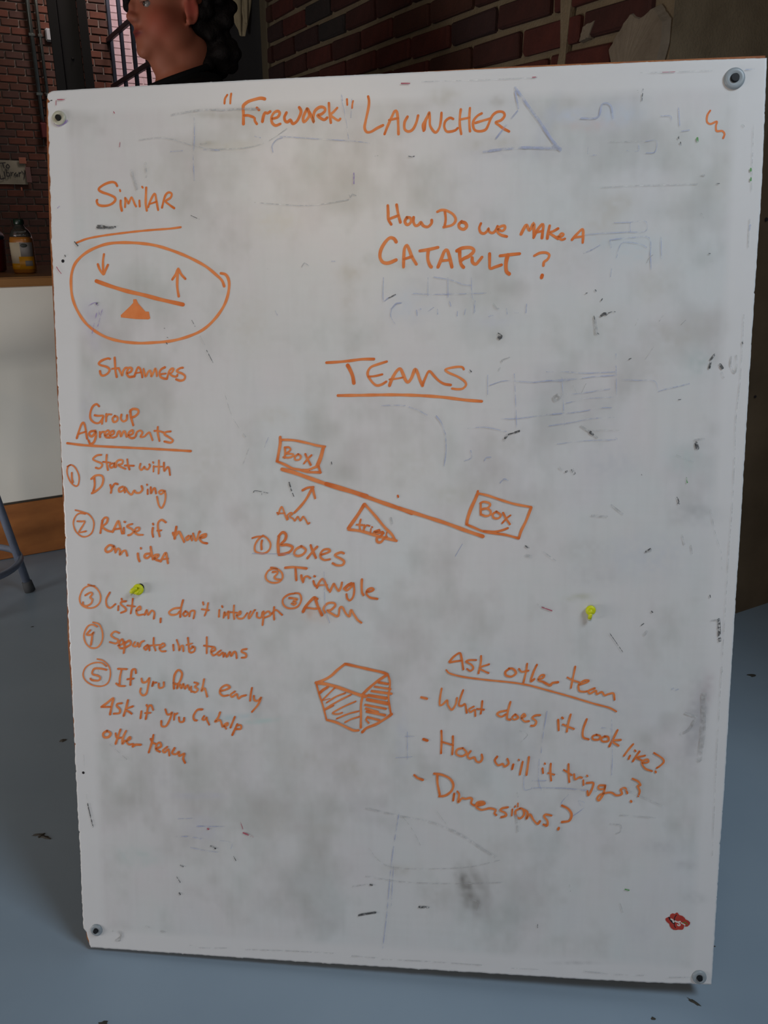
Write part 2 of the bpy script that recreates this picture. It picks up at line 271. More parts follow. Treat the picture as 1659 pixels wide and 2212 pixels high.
   [3.01,76.6,873.7,73.1,874.3,64.7,871.5,60.3,867.6,63.2,865.3,71.4,863,75.4,859,72.2,854,66.1,851.2,62.6,852.9,61.6,857.4], [3.01,83.2,875.3,83.5,866.9,83.7,857.9,85.1,849.4], [2.59,79,860.4,88.6,861.2], [2.80,88.5,860.7,90.7,855.6,92.9,851.1,94.3,856.7,97.5,861.2,100.4,861.7], [3.01,100.7,854.4,105.6,856.6,106.9,860.6,103.4,861.7,100.3,857.8,99.5,853.3,102.9,849.3,108.8,849.9], [2.80,110,849.8,112.7,856.6,115.8,862.2,118.7,860,120.8,853.2,121.2,848.7], [2.15,112,854.4,119.7,855.4], [2.79,123.4,859.9,124.4,854.3,126,849.8,129.8,856,132.8,857.6,133.8,853.1,134.2,849.7,137.4,855.4,139.9,860.4,141.5,855.3,141.9,850.3], [2.99,153.5,862,148.1,859.2,145.6,854.2,147.2,849.1,151.8,846.9,155.9,846.5], [2.35,147.9,852.8,154.4,853.6], [2.78,155.9,846.8,157.9,853,159.8,857.5,163.4,860.3,165.7,859.5,163.2,855.2,160.2,853.6,164.2,850.2,169.5,849.6,170.7,851.8], [2.98,178.6,861.3,175.1,860.8,170.3,858,170.9,855.8,177.2,853.5,181.2,850.1,179.9,845.6,174.6,844,168.8,845.7]]),
  ('agreements_heading', 'orange handwriting reading Group Agreements with a line under it', [
   [2.91,58.3,809.5,54.5,812.5,48.7,808.7,45.1,799.6,45.5,791.9,50.9,787,57.3,787,62.4,792.7,63.3,796.5,56.1,796.5,51.4,797.3], [2.62,62.8,794.2,61.3,785.5], [2.91,68.2,798.8,67.3,788.9], [2.62,67.6,794.2,70.6,798.3,75.4,798.3], [2.90,80.1,796.5,76.8,792.7,78.2,788.1,83,789.6,84,794.2,80.1,796.5], [2.90,89.7,798,88.7,792.7,91.8,788.9,96.6,791.2,97.7,797.3], [3.18,102.7,804.1,103.1,795,105.9,783.6], [3.18,101.8,801.9,105.9,805.7,113,804.9,113.7,800.3,108.7,795.8,103.9,794.2], [2.94,24.1,765.7,26.9,773.4,31.5,784.2,34.8,787,37,781.2,38.1,771.9,39,765], [2.64,26.8,771.6,37.5,774.7], [3.22,51.2,775.8,44.7,775,42.1,771.2,46,768.1,51.1,773.5,52,775,51.6,767.3,48,759.6,43.1,758.1,40.9,762.7], [2.92,57.6,774.3,57.7,767.4], [2.63,57.9,770.4,60.8,774.3,64.8,774.3], [2.92,65.4,769.7,71.1,772.8,69.7,776.6,64.7,772.8,66.1,767.4,71.6,766.6], [2.92,72.6,769.7,77.5,772,77.6,775.9,73.6,774.3,71.8,769.7,74.9,766.6,79.7,767.4], [2.92,81.3,768.2,84,774.3,86.4,775.1,87.7,768.2,91.2,774.4,93.6,775.1,95.7,767.8], [2.91,99,769.8,104.6,772.1,104.8,776.7,99.9,774.4,98.1,769,102.8,765.9,106.8,766.7], [2.62,108.5,768.3,111.1,774.4,115.9,776.4,118.7,773.3,115.6,767.8,121.2,768.3,124.5,771.4,128.5,773.7,130.7,769.1,132.6,763.3], [2.89,140.7,781.3,140.4,773.7,142.4,762.2], [2.60,135.7,776,141.3,776,149.1,773.7], [2.88,158.6,775.3,152.3,774.5,149.8,771.4,156.8,766.9,161.4,763.1,158.1,760,149.5,761.5], [3.24,10,758.7,31.8,756.2,63.9,754.3,103.9,752.6,143.6,750.8,186.1,748.5]]),
  ('agreement_one', 'orange handwriting reading 1 Start with Drawing', [
   [2.64,58.6,742.7,52.1,741.9,46.2,737.2,50.1,734.1,58,731,58.7,727.2,54.5,723.7,49.7,724.8], [2.64,66.3,742.7,65.4,733.4,67,721.8], [2.35,60.5,733.1,71,731.9], [2.64,74.1,731.1,70,728.8,71.5,724.9,75.6,727.3,76.6,731.9,77.1,725.7], [2.65,78.7,725.7,79.8,732.7,84,735.8,88.8,735.1,87.8,730.4,82.1,728.9,86.8,725.8,92.3,723.5], [2.63,95.5,736.7,96.2,728.9,98.2,722.8], [2.64,91.7,728.1,104.5,727.8], [2.63,114.2,730.6,112.7,725.2,115.4,722.1,119.6,726.8,120.3,724.5,124.3,722.9,127.6,727.6,126.9,729.9], [2.33,132.9,727.6,132.3,719.9], [2.33,132.1,733,132.7,731.9], [2.62,140.6,735.4,140.3,726.1,139.5,717.2], [2.04,135.1,726.9,144.6,726.9], [2.62,147.7,732.3,147.4,724.6,148.1,720.8,152.2,726.2,154.6,724.7,155.8,715.4], [2.08,8.4,726.1,14.2,728.5,20.5,723.8,24.8,712.9,23.5,702,19.3,698.8,13,703.4,8.6,712.8,7.7,720.6,10.1,726.9,13.4,728.4], [2.67,14.5,717.5,14.3,709.7,15.5,704.2], [2.96,46.7,712.3,47,700.6,44,689.6], [2.96,42.5,709.2,49.2,713.9,57.3,713.9,59.9,708.5,56.6,699.1,48.2,692,42.4,689.1], [2.95,69.6,700.8,71,694.6,70,689.9], [2.96,71,696.1,76.2,702.7,80.2,702.1], [2.95,87.3,698.6,82.3,696.2,82.1,691.5,87.8,693.5,90.1,698.2,90.2,690.8], [2.95,92,696.3,95,690.9,99.7,687.8,103.9,693.3,106.2,690.5,111.8,690.6,115.7,695,114.6,699.6], [2.64,123.2,695,123,688.8], [2.64,122.4,702,122.7,701.2], [2.64,127.7,698.2,127.8,689.6,131.3,695.9,133.7,696.7,135,689.7], [2.64,147.9,692.9,142.4,694,139.1,691.3,142.2,688.7,147.1,692.1,148.5,685.9,146.6,676.6,142.3,669.5,138.4,673.4,136.1,685]]),
  ('agreement_two', 'orange handwriting reading 2 RAise if have an ideA', [
   [2.09,17.1,665.1,25.9,662.9,35.6,659.8,41.8,652.8,43.4,644.9,40.1,633.8,32.5,628.1,24.3,628,16.4,635,13.3,646.1,16.6,655.6,22.6,660.4,31.5,659.8], [2.40,19.1,649.3,25.3,649.1,30.2,649.2,27.5,643.9,23.1,637.5,21.3,633.5,31.2,635.2], [2.99,52.3,633.1,54.4,643.5,56.4,651.4], [2.98,55.5,650.6,59.8,654.9,63.8,653.8,61.9,647.5,55.9,641.9,63,636.5,70.3,635], [3.28,70.3,635,74.7,643.7,79,650.1,81.2,643.8,84,632.8], [2.98,73.7,638.7,81.8,639.9], [2.68,86.7,640.7,86.7,632.8], [2.68,87.9,649.4,89,649], [2.97,99.1,646.4,93.4,644.8,91.7,642.4,98,639.3,100.3,635.4,96.1,631.4,92.8,630.5], [2.68,101.1,635.4,107.6,637.1,109.4,641,104.5,641,101.9,635.4,106.6,631.5,113.9,631.3], [2.96,128.7,641.3,127.7,635,128.6,628.7], [2.66,128.9,647.3,129.5,646], [2.95,147.5,649.4,142,652.8,137,649.3,136,641.4,138,629.6], [2.66,135,637.5,140.7,638], [3.54,162.5,643.3,160.6,633.9,159.5,626.8], [3.54,157.4,634.6,158.8,630.7,162.1,632.3,166.2,636.3,170,629.3,173,622.3], [2.95,179.6,631,175.6,627.8,177.1,624.7,181.1,627.9,182.8,631.1,184.2,624.5], [2.94,186.1,634.2,188.3,626.4,190.6,624.9,195,636.7,196.1,636.7], [3.24,196.3,628.1,203.5,629.8,204.4,633.7,198,631.3,195.5,626.5,199.3,621.9,205.6,620.7], [3.30,71,614.4,64.6,615.9,58.6,610.2,60.9,606.2,67.5,608.7,71,614.4,73.2,607.2], [3.00,73.1,605.7,76.6,611.3,79.7,608.9,79.5,602.6,83.8,607.4,87.9,608.3,90,601.5], [3.29,105.6,604.6,106.1,598.3,107.6,593.8], [2.68,110.2,612.6,110.5,611.7], [3.27,124.5,614.4,125.5,606.5,127.1,597], [3.28,122.6,604.9,116.9,604,115.1,600,119.1,598.5,124.1,602.5], [3.28,127.1,597,133.7,600.3,135.4,603.5,129.7,602.6,130.4,597.1,136.7,594.8], [3.28,138.3,594,142.6,602,146,606.1,147.4,600.5,148.7,591.8], [2.68,141.7,597.3,148.9,598.2]]),
  ('agreement_three', "orange handwriting reading 3 Listen, don't interrupt", [
   [2.28,30.9,558.9,42,554.6,48.2,544.7,46.9,533.5,38.7,526.2,28.3,525,19.2,529.9,17.6,540,23.4,552.2,31.8,556.9,40.1,557], [2.67,26,543.2,33.5,547.4,36.5,545.4,33.1,540.3,36.1,537.3,33.8,531.2,26.3,527.6,22.3,528.9,22,533], [2.65,62.3,548,56.7,537.8,57.3,528.7,62.4,525.8,69.8,531.4], [2.66,74.2,528.7,73.5,522.6], [3.03,79.2,539.3,79.5,538.1], [2.84,85.4,535.8,79.2,534.9,78,531.2,83.9,526.3,84.8,522.3,77.5,519], [2.65,95.7,539.7,94.3,529.6,91.8,518.4], [2.27,87.2,529.8,98.4,528.6], [2.65,100.2,522.6,106.4,524.8,105.5,528.8,100.2,523.6,102,516.6,110.2,517.4], [2.65,112.2,516.8,115.5,524,117.3,517,122.7,523.2,126.6,520.2,125.3,511.7], [3.02,135.5,512,134.9,506.7], [2.81,168.8,539.3,165.4,527.2,164,515.1], [2.81,165.4,528.2,155.3,526.9,148,521.7,150.9,517.8,159.1,519,163.3,523.1], [2.63,171.3,523.3,168.2,519.2,171.1,516.3,175.3,520.4,171.8,523.7], [2.63,177.2,516.4,179.4,523.5,185.1,523.6,183.2,513.5], [2.61,197.5,536.9,198.2,533.6], [2.61,204.9,536.1,202.7,526,199.4,517.9], [2.43,195.6,526.9,205.7,525.7], [2.61,220.7,526.5,219.9,516.8], [2.79,224.7,532.2,225.4,530.6], [2.61,226.5,515.6,228.1,523.6,229.5,518.7,233.7,524.8,233.5,514.8], [2.60,241.9,533.4,241.2,523,241.8,514], [2.23,235.7,523.8,246.6,523.1], [2.60,245.6,519.1,250.6,521.2,250.7,525.2,245.6,520.1,247.5,515.1,254.5,515.7,260.6,523], [2.59,265.6,525.5,262.5,519.5,263.4,515.5,270.6,526.7,271.6,527.7], [2.59,274.5,523.8,274.4,517.8,279.8,516.9,282.5,524.9], [2.77,283.9,526,283.3,516,282.1,506.4], [2.77,284,522,290.4,526.1,293.7,521.2,285.3,517], [2.76,299,532.3,298.3,524.3,298.8,514.8], [2.59,295.3,522.7,301.4,528.4,310.1,521.6]]),
  ('agreement_four', 'orange handwriting reading 4 Separate into teams', [
   [2.30,35.6,504.2,44.8,501,49,489.8,47.9,477.5,41.2,468.1,31.8,466.4,23.8,472.8,21.2,485,27,497.4,34.4,500.7,41.5,497.8], [2.88,30.9,492.4,25.4,486.1,31.6,485.7,36,489.5,33.7,485.3,32.8,479.2,31,470.9], [2.67,73.8,489.5,67.1,491.3,61.7,486.1,65.7,482.1,71.7,479.2,68.4,474,59.2,475.8], [2.68,71.4,471,78.7,474.3,78,480.4,73.7,476.2,73.3,468,78.4,467.1], [3.06,80.9,476.4,80.6,468.2,79.2,460.4], [3.06,80.8,474.3,88.2,478.6,90,473.6,81.6,468.2], [2.67,96.3,476.8,93.1,471.6,98.2,470.7,100.4,475.9,102.2,469.8], [2.67,103.3,470.9,105.6,476.7,109.8,478.8], [2.67,114.7,473.2,109.4,469,112.4,466,116.7,472.3,117.5,465.2], [2.66,124.3,483.7,123.9,473.5,126.3,465.4], [2.29,118.8,472.3,133.1,473.8], [2.66,133,468.7,140.3,472.9,137.3,475.9,132,469.6,134.9,464.6,141,464.8], [2.65,152.5,474.3,152.9,466.2], [2.65,157.9,481.6,160.6,472.5,161,466.4,163.7,472.6,166.7,473.1,167.1,465.6], [2.64,174.2,485,174.9,474.9,175.6,464.8], [2.27,171.9,474.8,180.1,477.1], [2.64,181.9,472.1,175.7,467.8,177.6,463.8,182.8,466,183.9,471.1,179.9,473], [2.63,201.6,486.8,201.3,475.7,200.9,463.5], [2.45,197.2,474.5,210.3,472.9], [2.64,208.1,465.7,213.2,468.9,211.3,472.9,207.1,466.7,210,460.7,215.1,462.9], [2.82,221.3,468.1,216.1,463.9,219.1,461,224.2,465.2,225.1,459.1], [2.82,227.2,464.2,230.1,459.3,234.3,466.5,236.2,460.5,240.3,466.6,243.3,464.7,244.1,457.6], [2.81,258.5,471.2,252.5,470,251.4,467,257.3,464.1,257.2,459.5,251.2,458.5]]),
  ('agreement_five', 'orange handwriting reading 5 If you finish early ASk if you Can help other team', [
   [2.04,39.5,450.3,48.5,447.9,56.4,439.9,58.3,429.1,54.4,416.2,45,410.4,32.2,410.9,21.4,416.9,17.2,426,21.4,437,31.8,443.7,44.7,445,52.7,439.8], [2.89,52.5,434.7,43.4,436.3,34.2,435.6,31.1,428.2,38.4,425.7,42.8,423.1,39.9,418.5,30.7,418.7,28,420.8], [2.88,69.9,436.7,82.7,436.6], [2.88,75,435.1,72.2,424.1,71.1,412.2], [2.89,66.3,414.8,71.1,411.6,78.9,411.5], [3.05,96.1,431.2,95.4,436.6,90.8,435.5,88.7,426.4,87.2,413.6], [2.72,83,421.7,92.2,422.9], [2.88,104,423.3,105.6,417.9,111.1,418.9,115.8,424.5,113.6,412.7,110.5,401.6,104.9,398.7,101.4,403.2,102.5,408.7], [2.70,121.1,419.3,119.6,412.5,121.9,417.5,125.9,418.2], [2.70,129.2,416.8,129.8,410.5,136.2,412.5,136.8,418.9], [3.03,151.5,410.3,151.3,419.3,153.1,430.3,158.7,437.7,164,433.3,161.9,424.2,157.2,416.8,151.3,418.4], [2.69,157.2,417.7,156,410.4,160.2,416.9,162.4,410.7,165.3,417.6,167.8,410.5,171.5,416,174.4,409.2], [2.52,176.9,413.9,176.6,406.1], [2.68,181.5,420.3,187.2,418.4,182.3,414,186.6,410,182.9,405.9,178.4,406.7], [2.84,196,425.3,193.9,415.3,191.9,408,196.5,411.8,199.8,400.1], [3.01,219.7,409,226.9,411,233.2,414.8,228,417.9,220.7,413.5,218.7,406.2,223.1,401.9,230.3,403], [2.83,240.2,408.8,233.9,404,236.4,400.9,242.8,405.2,244.4,399.9,246.2,398.7,249.3,401.9,256.1,403.9], [2.82,265.2,415,263.2,405,262.1,396], [2.83,267.6,403.4,268.4,397.1,273.7,396.7,278.2,401.6,273.6,391,264.5,379.8], [3.26,42.7,379.1,49.4,384,60.8,392.6,58.5,383.4,55.1,368.5], [2.75,44.6,379.2,56.5,379.6], [3.08,73.3,385.7,66.9,384.6,65.8,380.9,70.2,376.4,69,370.9,60.7,369.6], [3.07,82.7,390.6,79.4,378.6,75.3,367], [2.90,89.6,381.7,78.4,376.7,83.8,373.2,87.4,370.6], [2.90,102.2,374.8,100.3,364.3], [2.89,110.2,384.3,111,382.5], [2.89,119.6,377.3,117.1,384,112.4,381.6,110.3,372.4,108.1,363.5], [2.39,107.5,372.3,115.8,372.9], [2.89,137.8,378.9,140.3,371.6,144.8,372.2,147.6,374.6,143.6,363.5,137.9,354.1,131.5,353.9,131.2,361.2], [2.54,151.2,372.9,150,363.7], [2.71,152.6,372.1,155.2,373.6], [2.88,157.4,367.7,158.4,361.3,163.9,361.9,165.1,367.1], [3.03,192.1,380.8,184.8,379.6,179.2,371.2,179.9,364.9,183.5,364.1], [2.70,194.5,370.9,191.7,366.2,195.2,365.4,198,369.2,198.8,364.7,201.7,358.4], [3.03,218,377.2,215.1,369.8,210.5,363.3,217.7,365.7,221.1,356.4], [2.70,222,356.4,228.3,358.8,228.4,362.1,223.3,358.3,226.4,353.3], [2.85,239.3,371.3,232.7,355.4], [3.02,242.7,360.8,238.9,352.5,235.1,344.5], [2.86,242.6,359,248,359.2,247.5,354.1,240.7,353.5], [3.45,49.4,343.3,43.7,339.4,44.4,333.8,50.9,334.1,54.8,339.8,49.4,343.3], [3.10,69.8,346,65.7,335.6,61.6,324.3], [2.93,62.2,340.1,63.8,333.7,70.3,333.9], [3.10,78.1,344.4,73,334.1,71.7,324.7,75.6,329.5], [2.93,77.4,328.7,84,332.6,83.2,335.4,78.4,329.6,80.9,324.2,87.4,325], [3.45,87.3,321.3,91,324,99.3,324.4], [3.08,118.8,339.9,116,328.4,110.8,313.3], [2.91,114.3,333.8,116.9,328.8,122.7,325.9], [3.09,122.1,319.3,129.5,323.4,127.9,328.8,123.2,325.9,122,318.4,127.4,314.9], [2.91,138.6,322.8,132,317,134.7,314.3,140.3,319.2,141.5,310], [3.08,149.5,321.4,145.6,313.8,151.1,312.2,155.7,316.1,156.1,310,163.8,313.7,161.8,306.2,164.3,299.8]]),
  ('lever_drawing', 'orange drawing of a tilted arm on a triangle between two boxes', [
   [3.17,311.5,764.4,329.3,763.8,347.6,760.3,362.2,756.7,372.6,755.3], [3.85,311.5,768,311.4,759,309.3,748.1,306.7,735.3], [3.42,306.1,735.3,316.5,731.1,327.5,725.7,337.3,724,349.6,721,366.1,720.5], [4.96,370.1,753.2,367.6,743.5,364.4,735,361.7,729], [3.18,339.8,723.4,349.6,724.1,359.5,727.8,363.8,729], [3.17,363.2,729,365,724.2,366.1,720.5], [2.72,317.5,754.1,318,746.9,316.9,739.9], [2.50,317.5,754.1,323,754.2,325.4,750.8,319.2,745.7], [2.50,319.2,745.7,327.8,745.1,329.2,742.7,322.8,740.3,315.1,740.8], [2.49,335.8,745.2,331.4,741.5,332,737.3,337.5,737.9,339.4,742.2,335.8,745.2], [2.94,345.6,745.2,348.6,738.6,352.8,730.7], [2.71,354.1,743.7,349.2,739.2,343.6,732.5], [5.02,313.3,724.4,328.7,720.3,349.5,713.1,374,704.8,392.3,700.1], [6.13,374,704.8,392.3,699.5,410.6,694.2,428.8,688.3], [5.20,422.7,690.1,447,681.4,465.2,675.3,490.4,666.5], [3.45,329.7,665.2,339.2,675.2,346.7,685,353,696.1,355.5,699.8], [3.20,341.3,696,348.1,699.5,356.1,700.4], [3.19,355.2,699.8,356.6,692.5,358.4,685.4], [2.31,305.5,664.9,307.3,662.5,309.3,668.7,311.9,673,314.3,668.7,316.6,661.4,319,655.2], [1.84,307.4,664,316.1,664.1], [2.31,320.3,655.9,319.8,661.4,324.2,664.9,326.9,663.3,322.8,660.2,327.8,656.6,330.2,654.1,334,659.7,337.7,654.2,341.4,659.8,345.1,655.6,348.1,650.1,350.3,651.3], [4.53,425.7,677.3,416.5,662.6,403.9,644.6], [3.88,404.2,643.1,422.5,640.6,440.9,635.3,459.1,630.7,469.5,628.4], [3.62,426.3,677.9,440.9,661.7,453.1,647.1,462.8,637.5,467.1,630.2], [2.50,420.8,656.8,419.1,649.1,420.1,643], [2.51,415,649.7,423.2,649.2], [2.50,425.6,649.2,425,641.3], [2.28,425.6,644.9,428.7,649,433,648.1], [2.05,434.8,644.5,434.2,638.3], [2.27,436,646.9,436.7,646.4], [3.86,445.8,642.2,439,639.6,445.7,639.1,450.6,639.8], [3.41,451.8,638.6,447,633.6,443.1,632.3,443.3,626.8,448.2,626.2,453.1,631.8,456.1,633.7], [2.04,456.5,639.9,455.3,633.7], [2.70,471.2,689.9,471.8,688.1], [4.73,473.1,673.2,493.4,666.7,513.9,660.3,537.9,652.7,562,644,585.7,636.1], [3.10,578.3,696.9,577.4,692.3], [4.43,577.4,692.3,575.1,686.3,569.3,673,565.1,659.7,564,652.5], [3.10,578,694.1,591,691.3,608.8,685.5,626.6,680.3,648.9,676.3], [3.52,649,675.7,642.3,657.1,636.7,645,633.6,634.7], [3.13,564.2,651.9,573.8,647.8,585.8,643.1,601.3,640.3,615.5,638.7,633.4,634.1], [2.90,587,643.1,601.2,642.7,610.7,644.6,618.7,647.8], [2.88,582.3,681,582.4,673.2,582.5,665.4], [2.88,581.7,681,586.4,682.8,593.5,681.1,594.8,678.1,591.3,674.5,584.2,672.6], [2.89,585.4,673.5,591.3,673.5,595.5,670.3,595,665.5,589.1,663.6,582.5,666], [2.88,603.2,669.8,598.5,666.2,599.8,661.4,605.7,660.8,609.2,665.1,603.2,669.8], [2.88,612.1,668.1,616.3,660.4,621.2,653.2], [2.43,621.9,665,617.5,661.6,611.1,654.3]]),
  ('parts_list', 'orange list reading 1 Boxes 2 TriANgle 3 ARM', [
   [2.33,269.9,629.1,276.2,631,285,631.8], [2.56,285,633,291.2,628.8,295.5,621.4,294.1,613.9,288.4,608.8,280.8,608,273.9,611,273.5,618.5,277.4,626.1,283.1,631.8], [3.03,283.7,625.9,282.6,621.2,282.8,613.7], [3.94,307.6,632.1,306.1,621.5,306.5,608.4], [3.71,306.9,632.1,312.6,637.8,317.3,634.7,316.2,627.9,309.9,620.3,318.6,620.5,326.1,617.5,323.5,611.8,315.9,608,307.1,606.6], [3.24,338.5,618.9,331,614.4,328.4,608.2,333.4,605.1,340.9,607.8,344.7,614,338.5,618.9], [3.46,351.6,620.4,353.4,614.8,358.5,603.1], [3.23,360.6,618.4,355.9,613.6,346.8,602.3], [3.00,366.4,607.6,373.2,609.9,378.2,612.7,376.3,615.2,369.5,614.4,365.1,608.8,365.7,603.2,370.6,600.2,378.1,601.3], [3.22,397.3,609.9,393,611.1,385.6,608.1,386.8,605.4,394.2,601.8,397.8,598.2,395.4,593.8,387.9,593,382,595.7], [2.57,295.5,588.2,303.1,587.1,310.5,581.6,311.6,574.1,306.5,568.3,297.7,566.9,290.2,569.9,287.8,576.1,291.7,583.7,298,586.4,304.3,586.5], [2.81,297.9,582,304.2,582.7,304.2,579.6,300.3,575.1,302.8,572,309.7,571.3], [3.27,315.6,588.3,328.2,589.4,345.4,587.9], [3.26,330,588.2,330.5,579.5,331,571.3], [3.03,338,578.1,338.6,573.3,340.4,568.6], [2.80,340.4,569.6,342.4,575.3,346.1,577,350.5,574.6], [3.03,354.8,570.5,356,566.2,357.8,563.4], [3.02,356.1,577.4,357,577], [3.03,359.7,561.2,362.9,568.8,367.3,573.7,370.4,570.2,374,561.5,375.9,557.8], [2.09,361.8,564.8,374.1,565.3], [3.02,377.7,555.9,381.5,564.2,383.4,567.3,386.5,561.8,390.2,557.5,393.3,563.2,394.6,569.2], [4.63,407.6,567.8,402.6,565.2,398.2,560.8], [2.77,410.7,568.5,411.5,558.5,410,549.7,405.6,544.4,401.9,547,400.7,553], [2.78,397,560.7,401.3,558.3,406.3,562.2,410.6,566], [3.23,422.2,574,421.8,565,422.3,556.3,424.2,552.3], [3.00,429.1,557,434.7,557.8,438.4,560.4,435.3,562.2,429.8,559.5,428.5,553.9,433.4,549,443.5,547.3], [2.58,327.7,552.4,320.1,550.9,312.4,545.1,311.7,537.5,317.3,531.9,326.1,531.4,333.7,535.4,337.6,544.4,335.2,551.9,328.9,553], [2.82,320.6,545.9,327.6,545.4,331.9,544.2,326.2,540.9,330,539.1,327.4,536.3,323.9,538], [3.99,339.9,527,343.7,534.4,351.4,543.4,356.4,547.3,358.2,542.3,361.3,533.5,366.2,522.9], [2.58,344.3,532.9,355,531.5,363.1,532.3], [3.04,356.2,547.5,360.1,545.5], [3.04,370.6,526.2,368.8,532.4,374.4,539.5,382.6,540.3,385,536.6,378.7,530.2,373.7,529.4,379.9,525.1,388.7,521.8,391.2,533,395,534.3,399.9,525.6,404.8,521.9,406.8,530.8,411.1,524.6,416,517.2,421.2,513.3]]),
  ('cube_drawing', 'orange drawing of a shaded cube in perspective', [
   [3.77,357.6,425.6,368.1,430,378.5,436.5,388.1,445.7,398.1,453.9], [3.73,399.8,453.8,415.7,450.5,432.9,447,450,443.6,457.3,440.8], [3.71,456.9,440.3,445.7,432.5,432.8,421.5,422.9,411.4], [4.51,357.1,425.6,369.7,424.3,385.3,420.8,402.6,415.1,419.9,409.5,427.6,408.4], [2.62,357.6,423.4,360.9,410.2,366,394.2,371.5,372], [3.46,371.9,372,385,368.9,398,363.1,409.3,358.2,416.7,358.5], [3.10,422.5,407.8,420.3,395.3,420.2,377.4,419.9,362.6], [2.74,458.6,439.1,460.7,430.3,460.3,418.8,458.8,409.9,459.9,398.5,462.1,384.8], [3.58,463.3,383.9,454.3,376.9,441.4,368.4,428.4,362.5,421.9,356], [3.76,373.6,419.9,367.1,415.7,362.2,411.1], [2.29,383.2,418.9,374.8,410.2,365.6,400.5], [2.29,398.3,412.1,385.2,406.5,371.7,397.3], [2.45,406.1,409.9,390.4,401.4,378.2,393.8,368.1,387.2], [2.29,412.9,400.5,398.2,393.6,383.3,385,380.3,381.8,386.8,381.1,393.8,383.4], [2.29,416.8,386.4,402.4,382.1,385.9,374.4], [2.29,417.6,378.4,405.9,374.2,397.6,369.4], [0.99,365.6,400,376.5,403.4], [1.81,369,386.3,381.7,393.2], [3.56,445.7,429,457.7,427.1], [2.76,439.7,422.6,461.6,419.8], [3.57,435.4,416.2,462.9,413.2], [4.39,431.1,409.9,455.2,406.5], [4.89,429.4,403.6,458.2,398.8], [3.10,426.3,395.9,455.2,391.2], [3.10,427.2,390.6,444,386.3], [3.59,428.4,386.2,453.9,381.8], [3.27,429.3,378.2,445.7,374.4], [2.62,428.9,377.7,427.5,374.1,431,369.8]]),
  ('ask_heading', 'orange handwriting reading ASk other team with a line under it', [
   [2.88,542.5,461.3,548.8,469,556.7,474.2,559.2,467.6,560.9,457.7,561.8,451.4], [2.73,543.3,460.5,551.3,462.4,559.3,463.5], [2.57,579.2,464.9,569.6,464.6,565.7,462,572.9,458.1,575.4,453.2,571.4,449.4,566.9,452.1], [2.71,585.8,470.9,585.6,461.8,582.6,446.5], [2.56,596.8,459.6,584.1,454.3,590.6,449.5,596.2,447.2], [3.01,623.9,453.9,619.2,449.6,620.1,444.6,627.2,443.2,633.5,448.4,629.4,454,623.9,454.7], [2.55,648.2,462,646.9,450.5,643.6,434.6], [2.55,637.3,454.3,641.3,450.3,650,452.2], [2.84,661.3,460.8,657.1,450.8,653.5,437.4,658.1,440.6], [2.70,663.7,440.3,669.9,442.9,671.4,446.6,666.7,445.8,663.7,439.4,670,437.2], [3.30,670.8,436.7,679.6,432.5,682.6,435.9,690.1,437.3], [2.53,712.5,459.9,710.5,447.5,707.6,429.7], [2.39,702.5,444.3,709.1,440.9,718.6,437.9], [2.68,718.7,434.6,728,438.2,731,440.8,724.8,440.6,717.9,434.6,718.9,426.4,725.2,425,729.9,426], [2.68,739.1,430.4,731.4,426.8,733.1,422.8,740.8,427.1,742.2,422.2,748.6,425.4,752.6,421,758,423.1,764.2,423.8,766,415.2], [2.43,538.5,449.6,544.2,444.7,563.5,440.4,595.5,437.2,627.4,434.9,651.2,431.6,675,425.8,706.7,417.7,738.2,408.9,758.6,403.9,768.9,398.8]]),
  ('look_question', 'orange handwriting reading - What does it Look like?', [
   [3.28,504.5,409.5,512.1,407.8], [2.65,532.5,423,530.4,409.5,530.1,399.4,534.4,400.7,540.2,406.5,541.3,399.8,546.7,393.3,552,401.3,553.7,410.3], [2.64,562.1,421.8,558.4,410.5,556.4,400.4,560.7,399.4,564.9,401.8,567.2,389.6], [2.65,576.8,398.9,570.4,394.8,572.6,390.9,578.3,394.4,579.1,385.5], [2.64,588.4,407.1,587.5,395.9,586.5,389.1], [2.44,581.1,395.7,590.7,394.9], [2.83,626.7,407.3,623.8,395,622.5,383.7,626.8,381.7], [2.84,621.6,394.9,612.1,392.3,609,388.8,614.4,385.7,620.7,389.3], [2.63,633.4,389.7,629.3,385.1,632.5,382.3,637.8,385.4,633.9,389.8], [2.63,642,384.5,647.3,388,645.1,390.8,642,385.6,646.4,380.2,652.3,380.8], [2.82,667.3,389.9,661,389.2,656.8,385.5,662.2,380.8,660.2,375.1,655.4,374.3], [3.02,691.7,384.1,692.7,369.4], [3.01,696.9,387.4,697.9,386.6], [2.81,708.3,392.5,705.5,380.2,703.7,367.9], [2.62,698.2,377.7,713,372], [2.80,730,386.6,725.6,372,725.9,360.9,733.4,357.9], [2.81,743.6,365,738.5,362.5,739.6,358.1,746.9,358.4,748.9,362.9,743.6,365], [2.80,755.1,363.2,750,359.7,752.3,355.7,759.5,356.7,759.3,362.2,754.5,363.2], [2.79,771.5,372.7,766.7,361.4,761.2,349], [2.80,776.1,358.9,764.7,356.9,773.3,350.6], [2.59,792.9,353.6,787,345.6,781.1,336.4], [2.60,789.4,337.2,787.5,332.2], [2.60,795.3,344.8,796.4,343.7], [2.60,801.6,343.5,797.7,337.1,793.2,329.1], [2.60,809.1,338,798.8,334.5,806.2,330.3], [2.60,806.4,327.4,813.6,328.9,812.4,332.8,805.3,328.5,809.8,319.8,819.2,316.2], [2.39,820.9,342.1,831.9,335.2,834.2,329.8,829.3,324,825.3,320.9], [2.80,823.8,315.9,824.3,314.8]]),
  ('trigger_question', 'orange handwriting reading How will it trigger?', [
